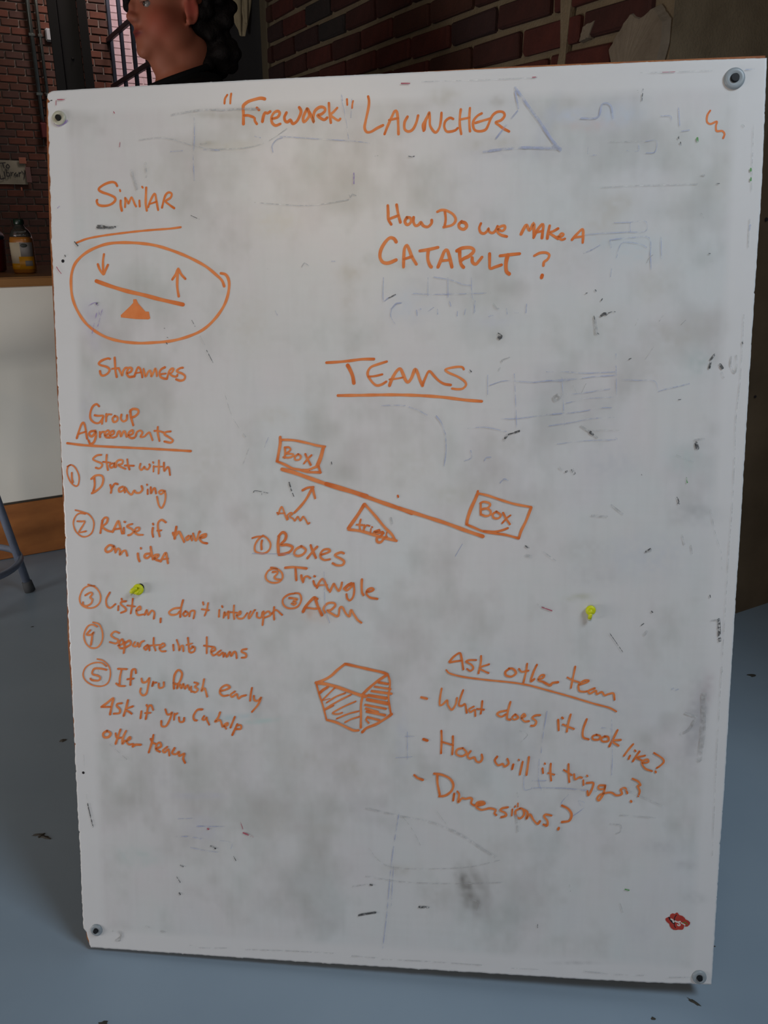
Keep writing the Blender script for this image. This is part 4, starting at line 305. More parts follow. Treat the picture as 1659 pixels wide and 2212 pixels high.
SMEARS = [(567.6,137.7,23.6,8.7,-1.13,(0.26,0.25,0.24),0.75), (578.4,110.2,21.1,12.4,-0.96,(0.30,0.29,0.28),0.75), (587.1,141.0,28.5,7.4,-1.08,(0.36,0.35,0.34),0.50), (599.2,117.1,37.2,5.0,-1.50,(0.44,0.43,0.43),0.45), (525.8,112.6,24.8,14.9,-0.70,(0.50,0.49,0.48),0.40), (658.3,319.2,37.2,9.9,-1.57,(0.55,0.56,0.60),0.30), (826.1,901.1,37.2,21.1,-0.00,(0.52,0.51,0.49),0.55), (793.0,866.4,31.0,24.8,-0.00,(0.54,0.53,0.52),0.40), (865.5,912.2,27.3,16.1,-0.00,(0.52,0.51,0.50),0.40), (719.8,1157.1,37.2,7.4,-0.00,(0.60,0.53,0.53),0.60), (685.4,1169.2,24.8,8.7,-0.00,(0.56,0.60,0.68),0.60), (742.1,1167.3,31.0,14.9,-0.00,(0.55,0.60,0.68),0.55), (741.4,1016.9,37.2,9.9,-0.00,(0.55,0.62,0.68),0.60), (776.2,1004.9,43.4,18.6,-0.00,(0.58,0.64,0.68),0.50), (856.3,866.1,16.1,18.6,-0.00,(0.50,0.55,0.55),0.60), (735.0,1039.7,24.8,31.0,-0.00,(0.55,0.54,0.51),0.40), (751.3,1061.8,18.6,12.4,-0.00,(0.52,0.51,0.48),0.50), (629.1,1126.6,74.4,8.7,-0.00,(0.50,0.51,0.55),0.35), (657.1,1159.1,8.7,37.2,-0.35,(0.50,0.53,0.62),0.30), (588.3,1139.0,37.2,9.9,-0.00,(0.52,0.51,0.48),0.50), (529.3,1196.6,18.6,11.2,-0.00,(0.54,0.53,0.50),0.50), (596.1,1189.8,9.9,7.4,-0.00,(0.50,0.49,0.48),0.55), (477.0,992.9,28.5,7.4,-0.00,(0.52,0.51,0.47),0.50), (410.2,982.3,18.6,12.4,-0.00,(0.54,0.52,0.48),0.50), (434.6,999.5,9.9,7.4,-0.00,(0.48,0.48,0.46),0.50), (403.9,958.7,9.9,43.4,-0.00,(0.54,0.53,0.50),0.35), (312.5,1048.8,37.2,18.6,-0.00,(0.62,0.60,0.55),0.40), (54.4,932.9,17.4,21.1,0.52,(0.50,0.48,0.58),0.40), (53.3,908.2,9.9,24.8,0.17,(0.52,0.50,0.58),0.40), (41.5,795.4,12.4,31.0,-0.00,(0.58,0.57,0.64),0.40), (234.3,370.0,37.2,4.3,0.14,(0.42,0.56,0.60),0.45), (274.5,366.0,24.8,3.7,0.14,(0.40,0.60,0.58),0.45), (200.5,372.2,18.6,6.2,-0.00,(0.50,0.56,0.60),0.40), (81.2,467.4,37.2,12.4,-0.00,(0.56,0.55,0.54),0.40), (89.5,151.8,37.2,14.9,-0.00,(0.52,0.60,0.59),0.45), (188.9,200.3,24.8,18.6,-0.00,(0.55,0.56,0.64),0.40), (169.6,249.0,24.8,5.0,-0.00,(0.50,0.50,0.58),0.40), (204.1,252.0,18.6,5.0,-0.00,(0.55,0.55,0.62),0.40), (366.1,209.4,24.8,8.7,-0.00,(0.52,0.51,0.49),0.40), (333.8,312.1,37.2,18.6,-0.00,(0.55,0.54,0.52),0.40), (406.7,301.5,24.8,12.4,-0.52,(0.54,0.53,0.51),0.50), (292.1,219.7,24.8,24.8,-0.00,(0.54,0.53,0.51),0.45), (478.8,345.4,8.7,37.2,-0.00,(0.52,0.54,0.62),0.35), (613.0,377.4,24.8,37.2,-0.00,(0.55,0.57,0.60),0.30), (767.4,422.4,37.2,55.8,-0.00,(0.56,0.57,0.60),0.30), (872.2,387.2,12.4,55.8,-0.07,(0.44,0.43,0.46),0.50), (881.2,400.5,7.4,37.2,-0.07,(0.40,0.40,0.42),0.50), (888.1,432.9,8.7,24.8,-0.07,(0.50,0.44,0.46),0.40), (844.5,742.0,24.8,18.6,-0.00,(0.54,0.60,0.60),0.50), (750.8,735.5,37.2,24.8,-0.00,(0.55,0.56,0.60),0.40), (718.6,618.4,37.2,18.6,-0.00,(0.54,0.54,0.54),0.40), (737.7,587.5,37.2,14.9,-0.00,(0.52,0.52,0.53),0.40), (859.4,669.7,31.0,14.9,-0.00,(0.48,0.49,0.50),0.45), (796.8,613.5,49.6,31.0,-0.00,(0.56,0.58,0.63),0.40), (677.2,819.6,49.6,37.2,-0.00,(0.55,0.56,0.58),0.35), (618.5,759.2,37.2,18.6,-0.00,(0.54,0.54,0.53),0.35), (484.0,734.0,43.4,37.2,-0.00,(0.56,0.56,0.53),0.30), (546.2,690.9,24.8,12.4,-0.00,(0.52,0.52,0.48),0.40), (302.0,795.5,24.8,12.4,-0.00,(0.56,0.55,0.52),0.40), (210.4,732.4,37.2,37.2,-0.00,(0.57,0.57,0.55),0.40), (173.7,602.9,37.2,24.8,-0.00,(0.56,0.56,0.56),0.40), (277.6,526.1,74.4,18.6,-0.00,(0.57,0.56,0.57),0.35), (362.6,521.5,21.1,9.9,-0.00,(0.60,0.46,0.38),0.45), (348.3,527.8,6.2,8.7,-0.00,(0.55,0.36,0.26),0.40), (513.3,974.8,49.6,31.0,-0.00,(0.56,0.57,0.60),0.30), (483.3,939.9,31.0,24.8,-0.00,(0.55,0.60,0.68),0.40), (591.7,920.9,31.0,12.4,-0.00,(0.56,0.58,0.64),0.40), (859.1,675.8,16.1,7.4,-0.00,(0.44,0.45,0.46),0.40), (714.4,555.5,18.6,5.0,0.17,(0.45,0.46,0.36),0.40), (837.1,206.7,24.8,12.4,-0.00,(0.52,0.52,0.54),0.40), (869.2,181.3,13.6,6.2,-0.00,(0.46,0.46,0.48),0.40), (883.6,134.4,16.1,8.7,-0.00,(0.50,0.51,0.52),0.40), (810.7,81.4,18.6,18.6,-0.00,(0.56,0.56,0.60),0.30), (241.3,1183.9,37.2,4.3,-0.07,(0.46,0.45,0.42),0.55), (278.2,1188.4,31.0,3.7,-0.07,(0.50,0.49,0.46),0.50), (221.8,1150.1,12.4,3.1,-0.00,(0.42,0.41,0.37),0.60), (252.7,1146.3,37.2,6.2,-0.00,(0.55,0.54,0.49),0.50), (145.4,1111.5,24.8,18.6,-0.00,(0.58,0.58,0.56),0.40), (112.1,1071.0,31.0,24.8,-0.00,(0.58,0.58,0.56),0.40), (205.2,1003.6,37.2,24.8,-0.00,(0.60,0.60,0.58),0.30), (729.5,26.7,37.2,2.5,0.07,(0.45,0.45,0.46),0.40), (874.2,1081.0,12.4,49.6,-0.00,(0.60,0.60,0.58),0.30), (733.3,913.6,37.2,24.8,-0.00,(0.56,0.56,0.54),0.35), (800.8,958.9,24.8,24.8,-0.00,(0.56,0.56,0.54),0.35), (369.6,580.4,37.2,18.6,-0.00,(0.58,0.57,0.58),0.30), (636.4,470.1,37.2,18.6,-0.00,(0.55,0.56,0.58),0.35), (563.3,281.2,31.0,24.8,-0.00,(0.57,0.57,0.57),0.30), (324.7,129.1,37.2,14.9,-0.00,(0.55,0.56,0.57),0.35), (129.0,275.3,24.8,18.6,-0.00,(0.55,0.54,0.56),0.35), (272.6,918.3,31.0,37.2,-0.00,(0.58,0.57,0.54),0.35), (166.7,795.4,24.8,37.2,-0.00,(0.58,0.57,0.55),0.30), (629.0,195.4,31.0,16.1,-0.00,(0.54,0.54,0.53),0.35), (472.7,151.9,18.6,8.7,-0.00,(0.50,0.49,0.46),0.45), (696.0,994.9,31.0,24.8,-0.00,(0.55,0.55,0.55),0.35)]

# ---------------------------------------------------------------- room directions
th = R_(29)
A = Vector((-math.sin(th), math.cos(th), 0))   # along the brick wall, away from the camera
B = Vector((math.cos(th), math.sin(th), 0))    # along the far wall, to the right
ZUP = Vector((0, 0, 1))
def frame(origin, rz_dir):
    """world matrix with local x along rz_dir, z up"""
    x = rz_dir.normalized(); y = ZUP.cross(x)
    return Matrix(((x.x, y.x, 0, origin[0]), (x.y, y.y, 0, origin[1]), (0, 0, 1, origin[2]), (0, 0, 0, 1)))

# ---------------------------------------------------------------- floor
fl = tag(link('floor', box_me('floor', (-10.5, -3.6, -.06), (4.2, 12.5, 0)), M['floor']), kind='structure')
rng = random.Random(5)
def splat(name, x, y, rx, ry, ang, m, k=13):
    v = [(0, 0, .0016)]; 
    for i in range(k):
        a = 2 * PI * i / k; r = 1 + rng.uniform(-.28, .28)
        px, py = rx * r * math.cos(a), ry * r * math.sin(a)
        v.append((px * math.cos(ang) - py * math.sin(ang), px * math.sin(ang) + py * math.cos(ang), .0004))
    f = [(0, i + 1, (i + 1) % k + 1) for i in range(k)]
    return link(name, me_py(name, v, f), m, fl, (x, y, 0))
for x, y, rx, ry, ang, m in [(-.613, 1.164, .007, .003, .9, 'dirt'), (-.606, 1.160, .012, .004, 2.8, 'brown_dirt'), (-.62, 1.166, .009, .003, .2, 'brown_dirt'),
                             (-.68, 1.444, .007, .006, .2, 'brown_dirt'), (.437, .837, .009, .0026, -.7, 'dirt'), (.372, .812, .003, .0025, 0, 'dirt'),
                             (-.386, .805, .007, .003, .2, 'dirt'), (.889, 1.704, .011, .007, .1, 'dirt'), (-.65, 1.62, .004, .003, .1, 'dirt'),
                             (.50, .93, .003, .0016, 0, 'dirt'), (.09, .80, .002, .002, 0, 'dirt'), (-.95, 1.95, .004, .002, .3, 'dirt')]:
    splat('scuff', x, y, rx, ry, ang, M[m])

# ---------------------------------------------------------------- brick work
def brick_meshes(tagname, mats, L, H, D, bev, count=3, rough=.0022):
    out = []
    for m in mats:
        for k in range(count):
            bm = bmesh.new(); box(bm, (-L / 2, -D / 2, -H / 2), (L / 2, D / 2, H / 2), bev)
            for v in bm.verts:
                v.co += Vector((rng.uniform(-rough, rough), rng.uniform(-rough, rough) * .6, rng.uniform(-rough, rough)))
            me = me_bm(tagname, bm); me.materials.append(m); out.append(me)
    return out
def brick_wall(parent, t0, t1, z0, z1, L, H, g, D, meshes, far_meshes_pick, zsel, limit_dir, half=True, skip=None):
    """bricks proud of local plane y=0 (towards -y), local x from t0 to t1; those inside zsel become parts, the rest one stuff mesh"""
    pl, ph = L + g, H + g
    rest_v, rest_f = [], []
    n = 0; row = 0; z = z0 + ph / 2
    while z < z1 - ph / 2 + 1e-6:
        x = t0 + (pl / 4 if row % 2 else pl * .75) - pl * .5
        while x < t1:
            a, b_ = max(x - L / 2, t0 + .003), min(x + L / 2, t1 - .003)
            if b_ - a > .02 and not (skip and skip((a + b_) / 2, z)):
                sx = (b_ - a) / L; cx = (a + b_) / 2
                if zsel(cx, z) and n < 298:
                    me = far_meshes_pick(meshes, cx, z)
                    o = bpy.data.objects.new('brick', me); COL.objects.link(o); o.parent = parent
                    o.location = (cx, -rng.uniform(-.0015, .0015), z); o.scale = (sx, 1, 1)
                    o.rotation_euler = (0, rng.uniform(-.006, .006), 0); n += 1
                else:
                    k = len(rest_v); y0 = -D / 2
                    for yy in (y0, D / 2):
                        for xx, zz in ((a, z - H / 2), (b_, z - H / 2), (b_, z + H / 2), (a, z + H / 2)): rest_v.append((xx, yy, zz))
                    rest_f += [(k, k + 1, k + 2, k + 3), (k, k + 4, k + 5, k + 1), (k + 1, k + 5, k + 6, k + 2), (k + 2, k + 6, k + 7, k + 3), (k + 3, k + 7, k + 4, k)]
            x += pl
        z += ph; row += 1
    return rest_v, rest_f, n

P0 = Vector((.103, 2.61, 0))
# near brick wall, local x = -A direction reversed so that its face (local -y) looks to -B
W1 = tag(link('wall_right', box_me('wall_right', (-.936, 0, 0), (1.128, .32, 3.4)), M['mortar']), kind='structure')
# local x along A, local y along Z x A = -B ; we need the body of the wall on +B : mirror using rotation by pi and negative x
W1.data = box_me('wall_right', (-1.128, 0, 0), (.936, .32, 3.4)); W1.data.materials.append(M['mortar'])
W1.matrix_world = frame(P0, -A)                   # local x = -A, local y = Z x (-A) = +B, face at y=0 looks to -B
def pickn(ms, x, z):
    # ms: 5 materials x 3
    q = rng.random()
    if q < .36: k = 0
    elif q < .62: k = 1
    elif q < .82: k = 2
    elif q < .95: k = 3
    else: k = 4
    return ms[k * 3 + rng.randrange(3)]
near = brick_meshes('brick', BR, .192, .0535, .03, .005)
sel1 = lambda x, z: 1.22 < z < 2.62 and -1.2 < x < 1.0
rv, rf, n1 = brick_wall(W1, -1.128, .93, .012, 3.4, .192, .0535, .0155, .03, near, pickn, sel1, None)
tag(link('lower_bricks', me_py('lower_bricks', rv, rf), BR[1], W1), kind='stuff')

# crumbling plaster over the brick corner
def blob_patch(parent, name, pts, depth, m, jitter=.22, dens=6):
    P = []
    for i in range(len(pts)):
        a, b_ = Vector(pts[i]), Vector(pts[(i + 1) % len(pts)])
        for k in range(dens):
            q = a.lerp(b_, k / dens); s = (b_ - a).length / dens
            P.append(Vector((q.x + rng.uniform(-jitter, jitter) * s, q.y + rng.uniform(-jitter, jitter) * s)))
    c = sum(P, Vector((0, 0))) / len(P); n = len(P)
    v = [(p.x, -.004, p.y) for p in P]
    v += [(c.x + (p.x - c.x) * .93, -depth * rng.uniform(.94, 1.02), c.y + (p.y - c.y) * .93) for p in P]
    v += [(c.x + (p.x - c.x) * .5, -depth * rng.uniform(.97, 1.05), c.y + (p.y - c.y) * .5) for p in P]
    v.append((c.x, -depth, c.y))
    f = []
    for i in range(n):
        j = (i + 1) % n
        f += [(i, j, n + j, n + i), (n + i, n + j, 2 * n + j, 2 * n + i), (2 * n + i, 2 * n + j, 3 * n)]
    return link(name, me_py(name, v, f), m, parent)
blob_patch(W1, 'plaster_patch', [(.80, 1.10), (.935, 1.10), (.935, 1.40), (.905, 1.43), (.87, 1.415), (.84, 1.43), (.81, 1.40), (.785, 1.37), (.80, 1.33), (.765, 1.30), (.79, 1.25), (.77, 1.18)], .021, M['plaster'])
blob_patch(W1, 'plaster_patch', [(.885, 1.445), (.90, 1.47), (.895, 1.50), (.875, 1.48)], .02, M['plaster'])
blob_patch(W1, 'plaster_patch', [(.69, 1.395), (.72, 1.40), (.735, 1.43), (.70, 1.425)], .019, M['plaster'])
blob_patch(W1, 'plaster_patch', [(.63, 1.05), (.66, 1.05), (.655, 1.6), (.64, 1.62), (.628, 1.6)], .018, M['mortar'], .2)
blob_patch(W1, 'plaster_patch', [(.915, 1.52), (.935, 1.52), (.935, 1.75), (.92, 1.75)], .021, M['plaster'])

# concrete wall turning away to the right
cor = Vector((.557, 1.791, 0))
W2 = tag(link('wall_front', box_me('wall_front', (.0, .002, 0), (3.2, .3, 3.4)), M['concrete']), kind='structure')
W2.matrix_world = frame(cor, B)                   # face y=0 looks to -A
W5 = tag(link('shade_wall', box_me('shade_wall_mesh', (1.24, .80, 0), (1.44, 2.35, 3.4)), M['concrete']), kind='structure')  # invented wall out of view, keeps the overhead light off the right-hand floor
tag(link('shade_slab', box_me('shade_slab', (-3.4, .72, 2.05), (1.44, 3.3, 2.18), .004), M['concrete']), kind='structure')  # unseen low slab added to shade the person and the walls behind
for x, z, r in [(.36, 1.035, .004), (.42, .62, .003), (.40, .25, .012)]:
    link('pit', lathe_me('pit', [(r * .2, .003), (r, .0022), (r * 1.1, 0)], 12), M['hole'], W2, (x, 0, z), (R_(90), 0, 0))

# door beyond the brick wall
def onA(t, off, z): return P0 + A * t + B * off + ZUP * z
jm = tag(link('trim_1', box_me('trim_1', (0, -.012, 0), (.068, .16, 3.4), .004), M['jamb']), kind='structure')
jm.matrix_world = frame(onA(1.198, 0, 0), -A)
D1 = thing('door_1', 'dark grey door with a black edge beyond the brick wall', 'door', (0, 0, 0)); D1['kind'] = 'structure'
D1.matrix_world = frame(onA(2.35, 0, 0), -A)
link('door_panel', box_me('door_panel', (0, .05, .01), (1.03, .09, 3.2), .003), M['door_paint'], D1)
link('door_frame', box_me('door_frame', (1.03, .06, .01), (1.152, .14, 3.3), .003), M['black_paint'], D1)
W1b = tag(link('wall_right.001', box_me('wall_right_far', (-2.75, 0, 0), (-2.355, .3, 3.4)), M['concrete']), kind='structure')
W1b.matrix_world = frame(P0, -A)
hd = tag(link('trim_2', box_me('trim_2', (-2.355, 0, 3.2), (-1.128, .3, 3.4)), M['black_paint']), kind='structure')
hd.matrix_world = frame(P0, -A)

# cloth hanging on the door from a hook
cl = thing('hanging_cloth', 'cream cloth hanging from a hook on the dark door', 'cloth', tuple(onA(1.47, -.02, 0)))
def drape(cx, cy, zt, zb, r0, r1, folds, ph, slant=(0, 0), rows=22, n=44, hem=None):
    v, f = [], []
    for i in range(rows + 1):
        u = i / rows
        for k in range(n):
            a = 2 * PI * k / n
            r = (r0 + (r1 - r0) * math.sin(min(1, u * 1.15) * PI / 2)) * (1 + .30 * u * math.sin(folds * a + ph + u * 1.4) + .12 * math.sin(3 * a + ph * 2))
            zz = zt + (zb - zt) * u
            if hem: zz += hem(a) * u ** 3
            tape = 1 if u < .62 else 1 - (u - .62) / .38 * .72
            v.append((cx + slant[0] * u + r * tape * math.cos(a), cy + slant[1] * u + r * tape * .55 * math.sin(a), zz))
    for i in range(rows):
        for k in range(n): f.append((i * n + k, i * n + (k + 1) % n, (i + 1) * n + (k + 1) % n, (i + 1) * n + k))
    f.append(tuple(range(n))[::-1]); f.append(tuple(rows * n + k for k in range(n)))
    return v, f
vv, ff = drape(.0, 0, 2.14, 1.755, .016, .056, 5, .6, (.022, 0), hem=lambda a: .05 * max(0, -math.cos(a)))
link('drape', me_py('drape', vv, ff, True), M['cloth'], cl)
vv, ff = drape(-.022, -.02, 2.12, 1.795, .008, .020, 3, .2, (-.018, 0), 14, 24)
link('corner_fold', me_py('corner_fold', vv, ff, True), M['cloth'], cl)
vv, ff = drape(.03, -.01, 2.12, 1.80, .008, .020, 3, 1.2, (.020, 0), 14, 24)
link('corner_fold', me_py('corner_fold', vv, ff, True), M['cloth'], cl)
link('hook', tube_me('hook', [(.03, .07, 2.16), (.0, .02, 2.15), (-.005, -.01, 2.14), (-.005, -.02, 2.165)], .005, 8), M['bar_steel'], cl)

# ---------------------------------------------------------------- far wall
FP = Vector((-2.695, 9.090, 0))
W3 = tag(link('wall_back', box_me('wall_back', (-6.6, 0, 0), (0, .3, 4.4)), M['mortar_far']), kind='structure')
W3.matrix_world = frame(FP, B)
farm = brick_meshes('brick', BF, .150, .056, .03, .004, 3, .0015)
def pickf(ms, x, z):
    q = rng.random(); k = 0 if q < .35 else (1 if q < .7 else 2)
    return ms[k * 3 + rng.randrange(3)]
seen = lambda x, z: (-1.25 < x < 0 and .98 < z < 3.05) and not (-.52 < x < -.36 and z > 0) and z > (2.1 if x > -.55 else .98)
rv, rf, n3 = brick_wall(W3, -6.6, 0, .01, 4.4, .150, .056, .0115, .03, farm, pickf, seen, None)
tag(link('upper_bricks', me_py('upper_bricks', rv, rf), BF[1], W3), kind='stuff')

# left wall of the hall, beyond the counter
W6 = tag(link('wall_left', box_me('wall_left', (0, -.3, 0), (9.0, 0, 4.4)), M['mortar_far']), kind='structure')
W6.matrix_world = frame(FP + B * -6.6, -A)
rv, rf, _ = brick_wall(W6, 0, 9.0, .01, 4.4, .19, .056, .012, .02, [], None, lambda x, z: False, None)
tag(link('wall_bricks', me_py('wall_bricks', [(q[0], -q[1], q[2]) for q in rv], rf), BF[1], W6), kind='stuff')

# courtyard wall behind the bars
W4 = tag(link('wall_courtyard', box_me('wall_courtyard', (-.6, 0, 0), (4.6, .2, 4.4)), M['pink_mortar']), kind='structure')
W4.matrix_world = frame(FP + A * 1.1, B)
rv, rf, _ = brick_wall(W4, -.6, 4.6, .01, 4.4, .19, .056, .012, .02, [], None, lambda x, z: False, None)
tag(link('courtyard_bricks', me_py('courtyard_bricks', rv, rf), M['pink_brick'], W4), kind='stuff')

# security gate of vertical bars, parallel to the brick wall
gate = thing('barred_gate', 'blue-black steel gate of upright bars beyond the brick pier', 'gate', (0, 0, 0))
gate.matrix_world = frame(FP, -A)                 # local x towards the camera
for i in range(8):
    t = .03 + i * .44
    o = link('bar', box_me('bar', (t - .017, -.017, .05), (t + .017, .017, 4.1), .004), M['bar_steel'], gate)
for z in (.35, 2.262, 2.672, 3.9):
    link('rail', box_me('rail', (-.02, -.045, z - .022), (3.5, -.012, z + .022), .004), M['bar_steel'], gate)

# steel column
colm = thing('steel_column', 'dark painted steel column in front of the far brick wall', 'column', (-2.70, 7.95, 0), R_(18))
link('web', box_me('web', (-.078, -.06, 0), (.078, .06, 4.4), .004), M['col_steel'], colm)
for s in (-1, 1):
    link('flange', box_me('flange', (s * .118 - .038, -.12, 0), (s * .118 + .038, .12, 4.4), .004), M['black_paint'], colm)
link('bolt', lathe_me('bolt', [(.012, 0), (.012, .01), (.006, .016)], 6), M['black_paint'], colm, (.0, -.06, 2.32), (R_(90), 0, 0))

# conduits
for s, r, zb, lab in ((-.770, .022, 1.905, 'grey metal conduit nearest the left picture edge'), (-.695, .016, 1.6, 'thin bright metal conduit beside the dark column')):
    t_ = thing('conduit', lab, 'pipe', (0, 0, 0), 0, 'conduits on the far wall'); t_.matrix_world = frame(FP + B * (s + .035), B)
    link('pipe', tube_me('pipe', [(0, -.05, zb), (0, -.05, 4.3)], r, 12), M['conduit'], t_)
    for z in (2.15, 2.65, 3.2):
        link('clamp', box_me('clamp', (-r * 1.3, -.06 - r * .6, z - .012), (r * 1.3, -.0, z + .012), .003), M['conduit'], t_)
#SW
sw = thing('wall_box', 'small pale grey box on the far brick wall beside the conduits', 'box', (0, 0, 0)); sw.matrix_world = frame(FP + B * -.578, B)
link('housing', box_me('housing', (-.03, -.055, 2.61), (.03, -.0, 2.72), .008, 2), M['plastic_grey'], sw)
link('cover', box_me('cover', (-.024, -.060, 2.62), (.024, -.054, 2.71), .003), M['plastic_grey'], sw)
al = thing('alarm_box', 'small dark red box on the far wall beside the whiteboard edge', 'box', (0, 0, 0)); al.matrix_world = frame(FP + B * -.737, B)
link('housing', box_me('housing', (-.030, -.075, 1.76), (.030, -.0, 1.903), .006, 2), M['red_paint'], al)
link('cover', box_me('cover', (-.024, -.081, 1.77), (.024, -.073, 1.893), .003), M['red_paint'], al)

# paper sign
sg = thing('paper_sign', 'handwritten paper sign reading To Library taped to the far brick wall', 'sign', (0, 0, 0))
sg.matrix_world = frame(FP + B * -1.17, B)
v, f = [], []
NX, NZ = 14, 8
for i in range(NZ + 1):
    for j in range(NX + 1):
        x = -.19 + .415 * j / NX; z = 1.342 + .215 * i / NZ
        v.append((x, -.026 - .006 * math.sin(j * .7) * math.sin(i * .5) - .010 * (j / NX) ** 3, z))
for i in range(NZ):
    for j in range(NX):
        k = i * (NX + 1) + j; f.append((k, k + 1, k + NX + 2, k + NX + 1))
nv = len(v); v += [(a_[0], a_[1] + .0015, a_[2]) for a_ in v]; f += [tuple(nv + q for q in reversed(ff_)) for ff_ in list(f)]
link('sheet', me_py('sheet', v, f, True), M['paper'], sg)
def ribbon(pts, w, z, flat=None, taper=0):
    """flat ribbon with round ends in the local xy-plane at height z; returns verts, faces, arclength fraction list"""
    P = catmull(pts, max(.3 * w, .0006)) if len(pts) > 1 else pts
    n = len(P); v, f, tt = [], [], []
    L = [0]
    for i in range(1, n): L.append(L[-1] + math.hypot(P[i][0] - P[i - 1][0], P[i][1] - P[i - 1][1]))
    for i in range(n):
        a, b_ = P[max(0, i - 1)], P[min(n - 1, i + 1)]
        dx, dy = b_[0] - a[0], b_[1] - a[1]; d = math.hypot(dx, dy) or 1; nx, ny = -dy / d, dx / d
        h = w / 2 * (1 + .07 * math.sin(L[i] / w * .9 + pts[0][0] * 300))
        v += [(P[i][0] + nx * h, P[i][1] + ny * h, z), (P[i][0] - nx * h, P[i][1] - ny * h, z)]; tt += [L[i], L[i]]
    for i in range(n - 1): f.append((2 * i, 2 * i + 1, 2 * i + 3, 2 * i + 2))
    for (c, nb, ia, ib) in ((P[0], P[1], 0, 1), (P[-1], P[-2], 2 * n - 2, 2 * n - 1)):
        ax = math.atan2(v[ia][1] - c[1], v[ia][0] - c[0]); r = math.hypot(v[ia][0] - c[0], v[ia][1] - c[1])
        sgn = 1 if ia == 0 else -1
        ids = [ia]
        for k in range(1, 6):
            aa = ax + sgn * PI * k / 6
            ids.append(len(v)); v.append((c[0] + r * math.cos(aa), c[1] + r * math.sin(aa), z)); tt.append(0 if ia == 0 else L[-1])
        ids.append(ib)
        f.append(tuple(ids) if sgn > 0 else tuple(reversed(ids)))
    return v, f, tt, L[-1]
sv, sf = [], []
def sadd(pts, w):
    vv, ff, _, _ = ribbon(pts, w, 0); k = len(sv)
    sv.extend([(a_[0], -.036 - .006 * max(0, (a_[0] + .19) / .415) ** 2, a_[1]) for a_ in vv]); sf.extend([tuple(k + q for q in g) for g in ff])
ox, oz = .0, 1.45
def S_(pts): return [(ox + a_ * .001, oz + b_ * .001) for a_, b_ in pts]
for st_, w_ in [([(-5, 78), (45, 84)], 9), ([(20, 80), (28, 38)], 10), ([(62, 70), (48, 50), (60, 36), (78, 50), (66, 70)], 9),
                ([(-28, 12), (-20, -30), (-16, -62), (18, -54)], 11), ([(22, 4), (24, -40)], 9), ([(44, 26), (44, -34), (66, -30), (64, -6), (44, -6)], 9),
                ([(82, 0), (84, -32)], 8), ([(84, -8), (104, -2)], 8), ([(128, -4), (112, -20), (124, -34), (138, -16), (140, -36)], 8),
                ([(156, 0), (156, -34)], 8), ([(156, -8), (174, 0)], 8), ([(182, 12), (198, -12)], 8), ([(216, 18), (194, -54)], 8),
                ([(-120, 36), (-62, 18)], 11), ([(-120, 36), (-92, 52)], 9), ([(-120, 36), (-104, 12)], 9)]:
    sadd(S_(st_), w_ * .001)
link('lettering', me_py('lettering', sv, sf), M['sign_ink'], sg)
link('highlight', box_me('highlight', (-.19, -.0355, 1.50), (-.115, -.034, 1.545)), M['sign_yellow'], sg)
link('tape', box_me('tape', (.17, -.050, 1.53), (.235, -.046, 1.585), .001), M['tape'], sg, (0, 0, 0))
link('tape', box_me('tape', (.215, -.050, 1.36), (.262, -.046, 1.50), .001), M['tape_pink'], sg)
link('tape', box_me('tape', (.15, -.050, 1.285), (.165, -.046, 1.315), .001), M['tape'], sg, (0, 0, 0))

# ---------------------------------------------------------------- counter
CF = Vector((-1.127, 2.461, 0))
cb = thing('counter_base', 'cream panelled counter base with a brown wooden kick board behind the stool', 'counter', (0, 0, 0)); cb.matrix_world = frame(CF, B)
link('front_panel', box_me('front_panel', (-1.3, 0, .188), (.27, .018, .846), .002), M['white_panel'], cb)
link('kick_board', box_me('kick_board', (-1.3, -.004, .002), (.272, .016, .181), .003), M['wood_kick'], cb)
link('groove', box_me('groove', (-1.3, .004, .180), (.27, .014, .189)), M['dirt'], cb)
link('side_panel', box_me('side_panel', (.252, .018, 0), (.27, .60, .846), .002), M['white_panel'], cb)
link('back_panel', box_me('back_panel', (-1.3, .585, 0), (.252, .60, .846), .002), M['wood'], cb)
ct = tag(link('countertop', box_me('countertop', (-1.32, -.012, .847), (.29, .62, .874), .004, 2), M['wood']), 'wooden countertop edge running behind the left side of the whiteboard', 'countertop')
ct.matrix_world = frame(CF, B)

bt = thing('juice_bottle', 'juice bottle with green cap and cream and yellow label on the counter', 'bottle', (-1.132, 2.665, .8745), R_(8))
bt.scale = (.80, .80, 1.0)
Hh = .158
def prof(zs): return zs
link('bottle_body', lathe_me('bottle_body', [(.036, .0), (.0405, .004), (.041, .03), (.041, .085), (.0405, .100), (.038, .108)], 40, 3.2), M['juice'], bt)
link('shoulder', lathe_me('shoulder', [(.0385, .108), (.037, .116), (.031, .126), (.022, .134), (.0165, .140), (.0160, .146)], 40, 2.6), M['clear'], bt)
link('cap', lathe_me('cap', [(.0185, .144), (.0195, .146), (.0195, .158), (.018, .160), (.006, .160)], 28), M['cap'], bt)
def label_patch(name, a0, a1, z0, z1, m, r=.0418, n=14):
    v, f = [], []
    for i in range(n + 1):
        a = a0 + (a1 - a0) * i / n; c, s = math.cos(a), math.sin(a); d = (abs(c) ** 3.2 + abs(s) ** 3.2) ** (-1 / 3.2)
        for rr in (r, r - .0008):
            for z in (z0, z1): v.append((rr * c * d, rr * s * d, z))
    for i in range(n):
        k = 4 * i
        f += [(k, k + 4, k + 5, k + 1), (k + 1, k + 5, k + 7, k + 3), (k + 2, k + 3, k + 7, k + 6), (k, k + 2, k + 6, k + 4)]
    return link(name, me_py(name, v, f, True), m, bt)
h = -PI / 2
label_patch('label', h - 1.25, h + .05, .018, .092, M['cream_label'])
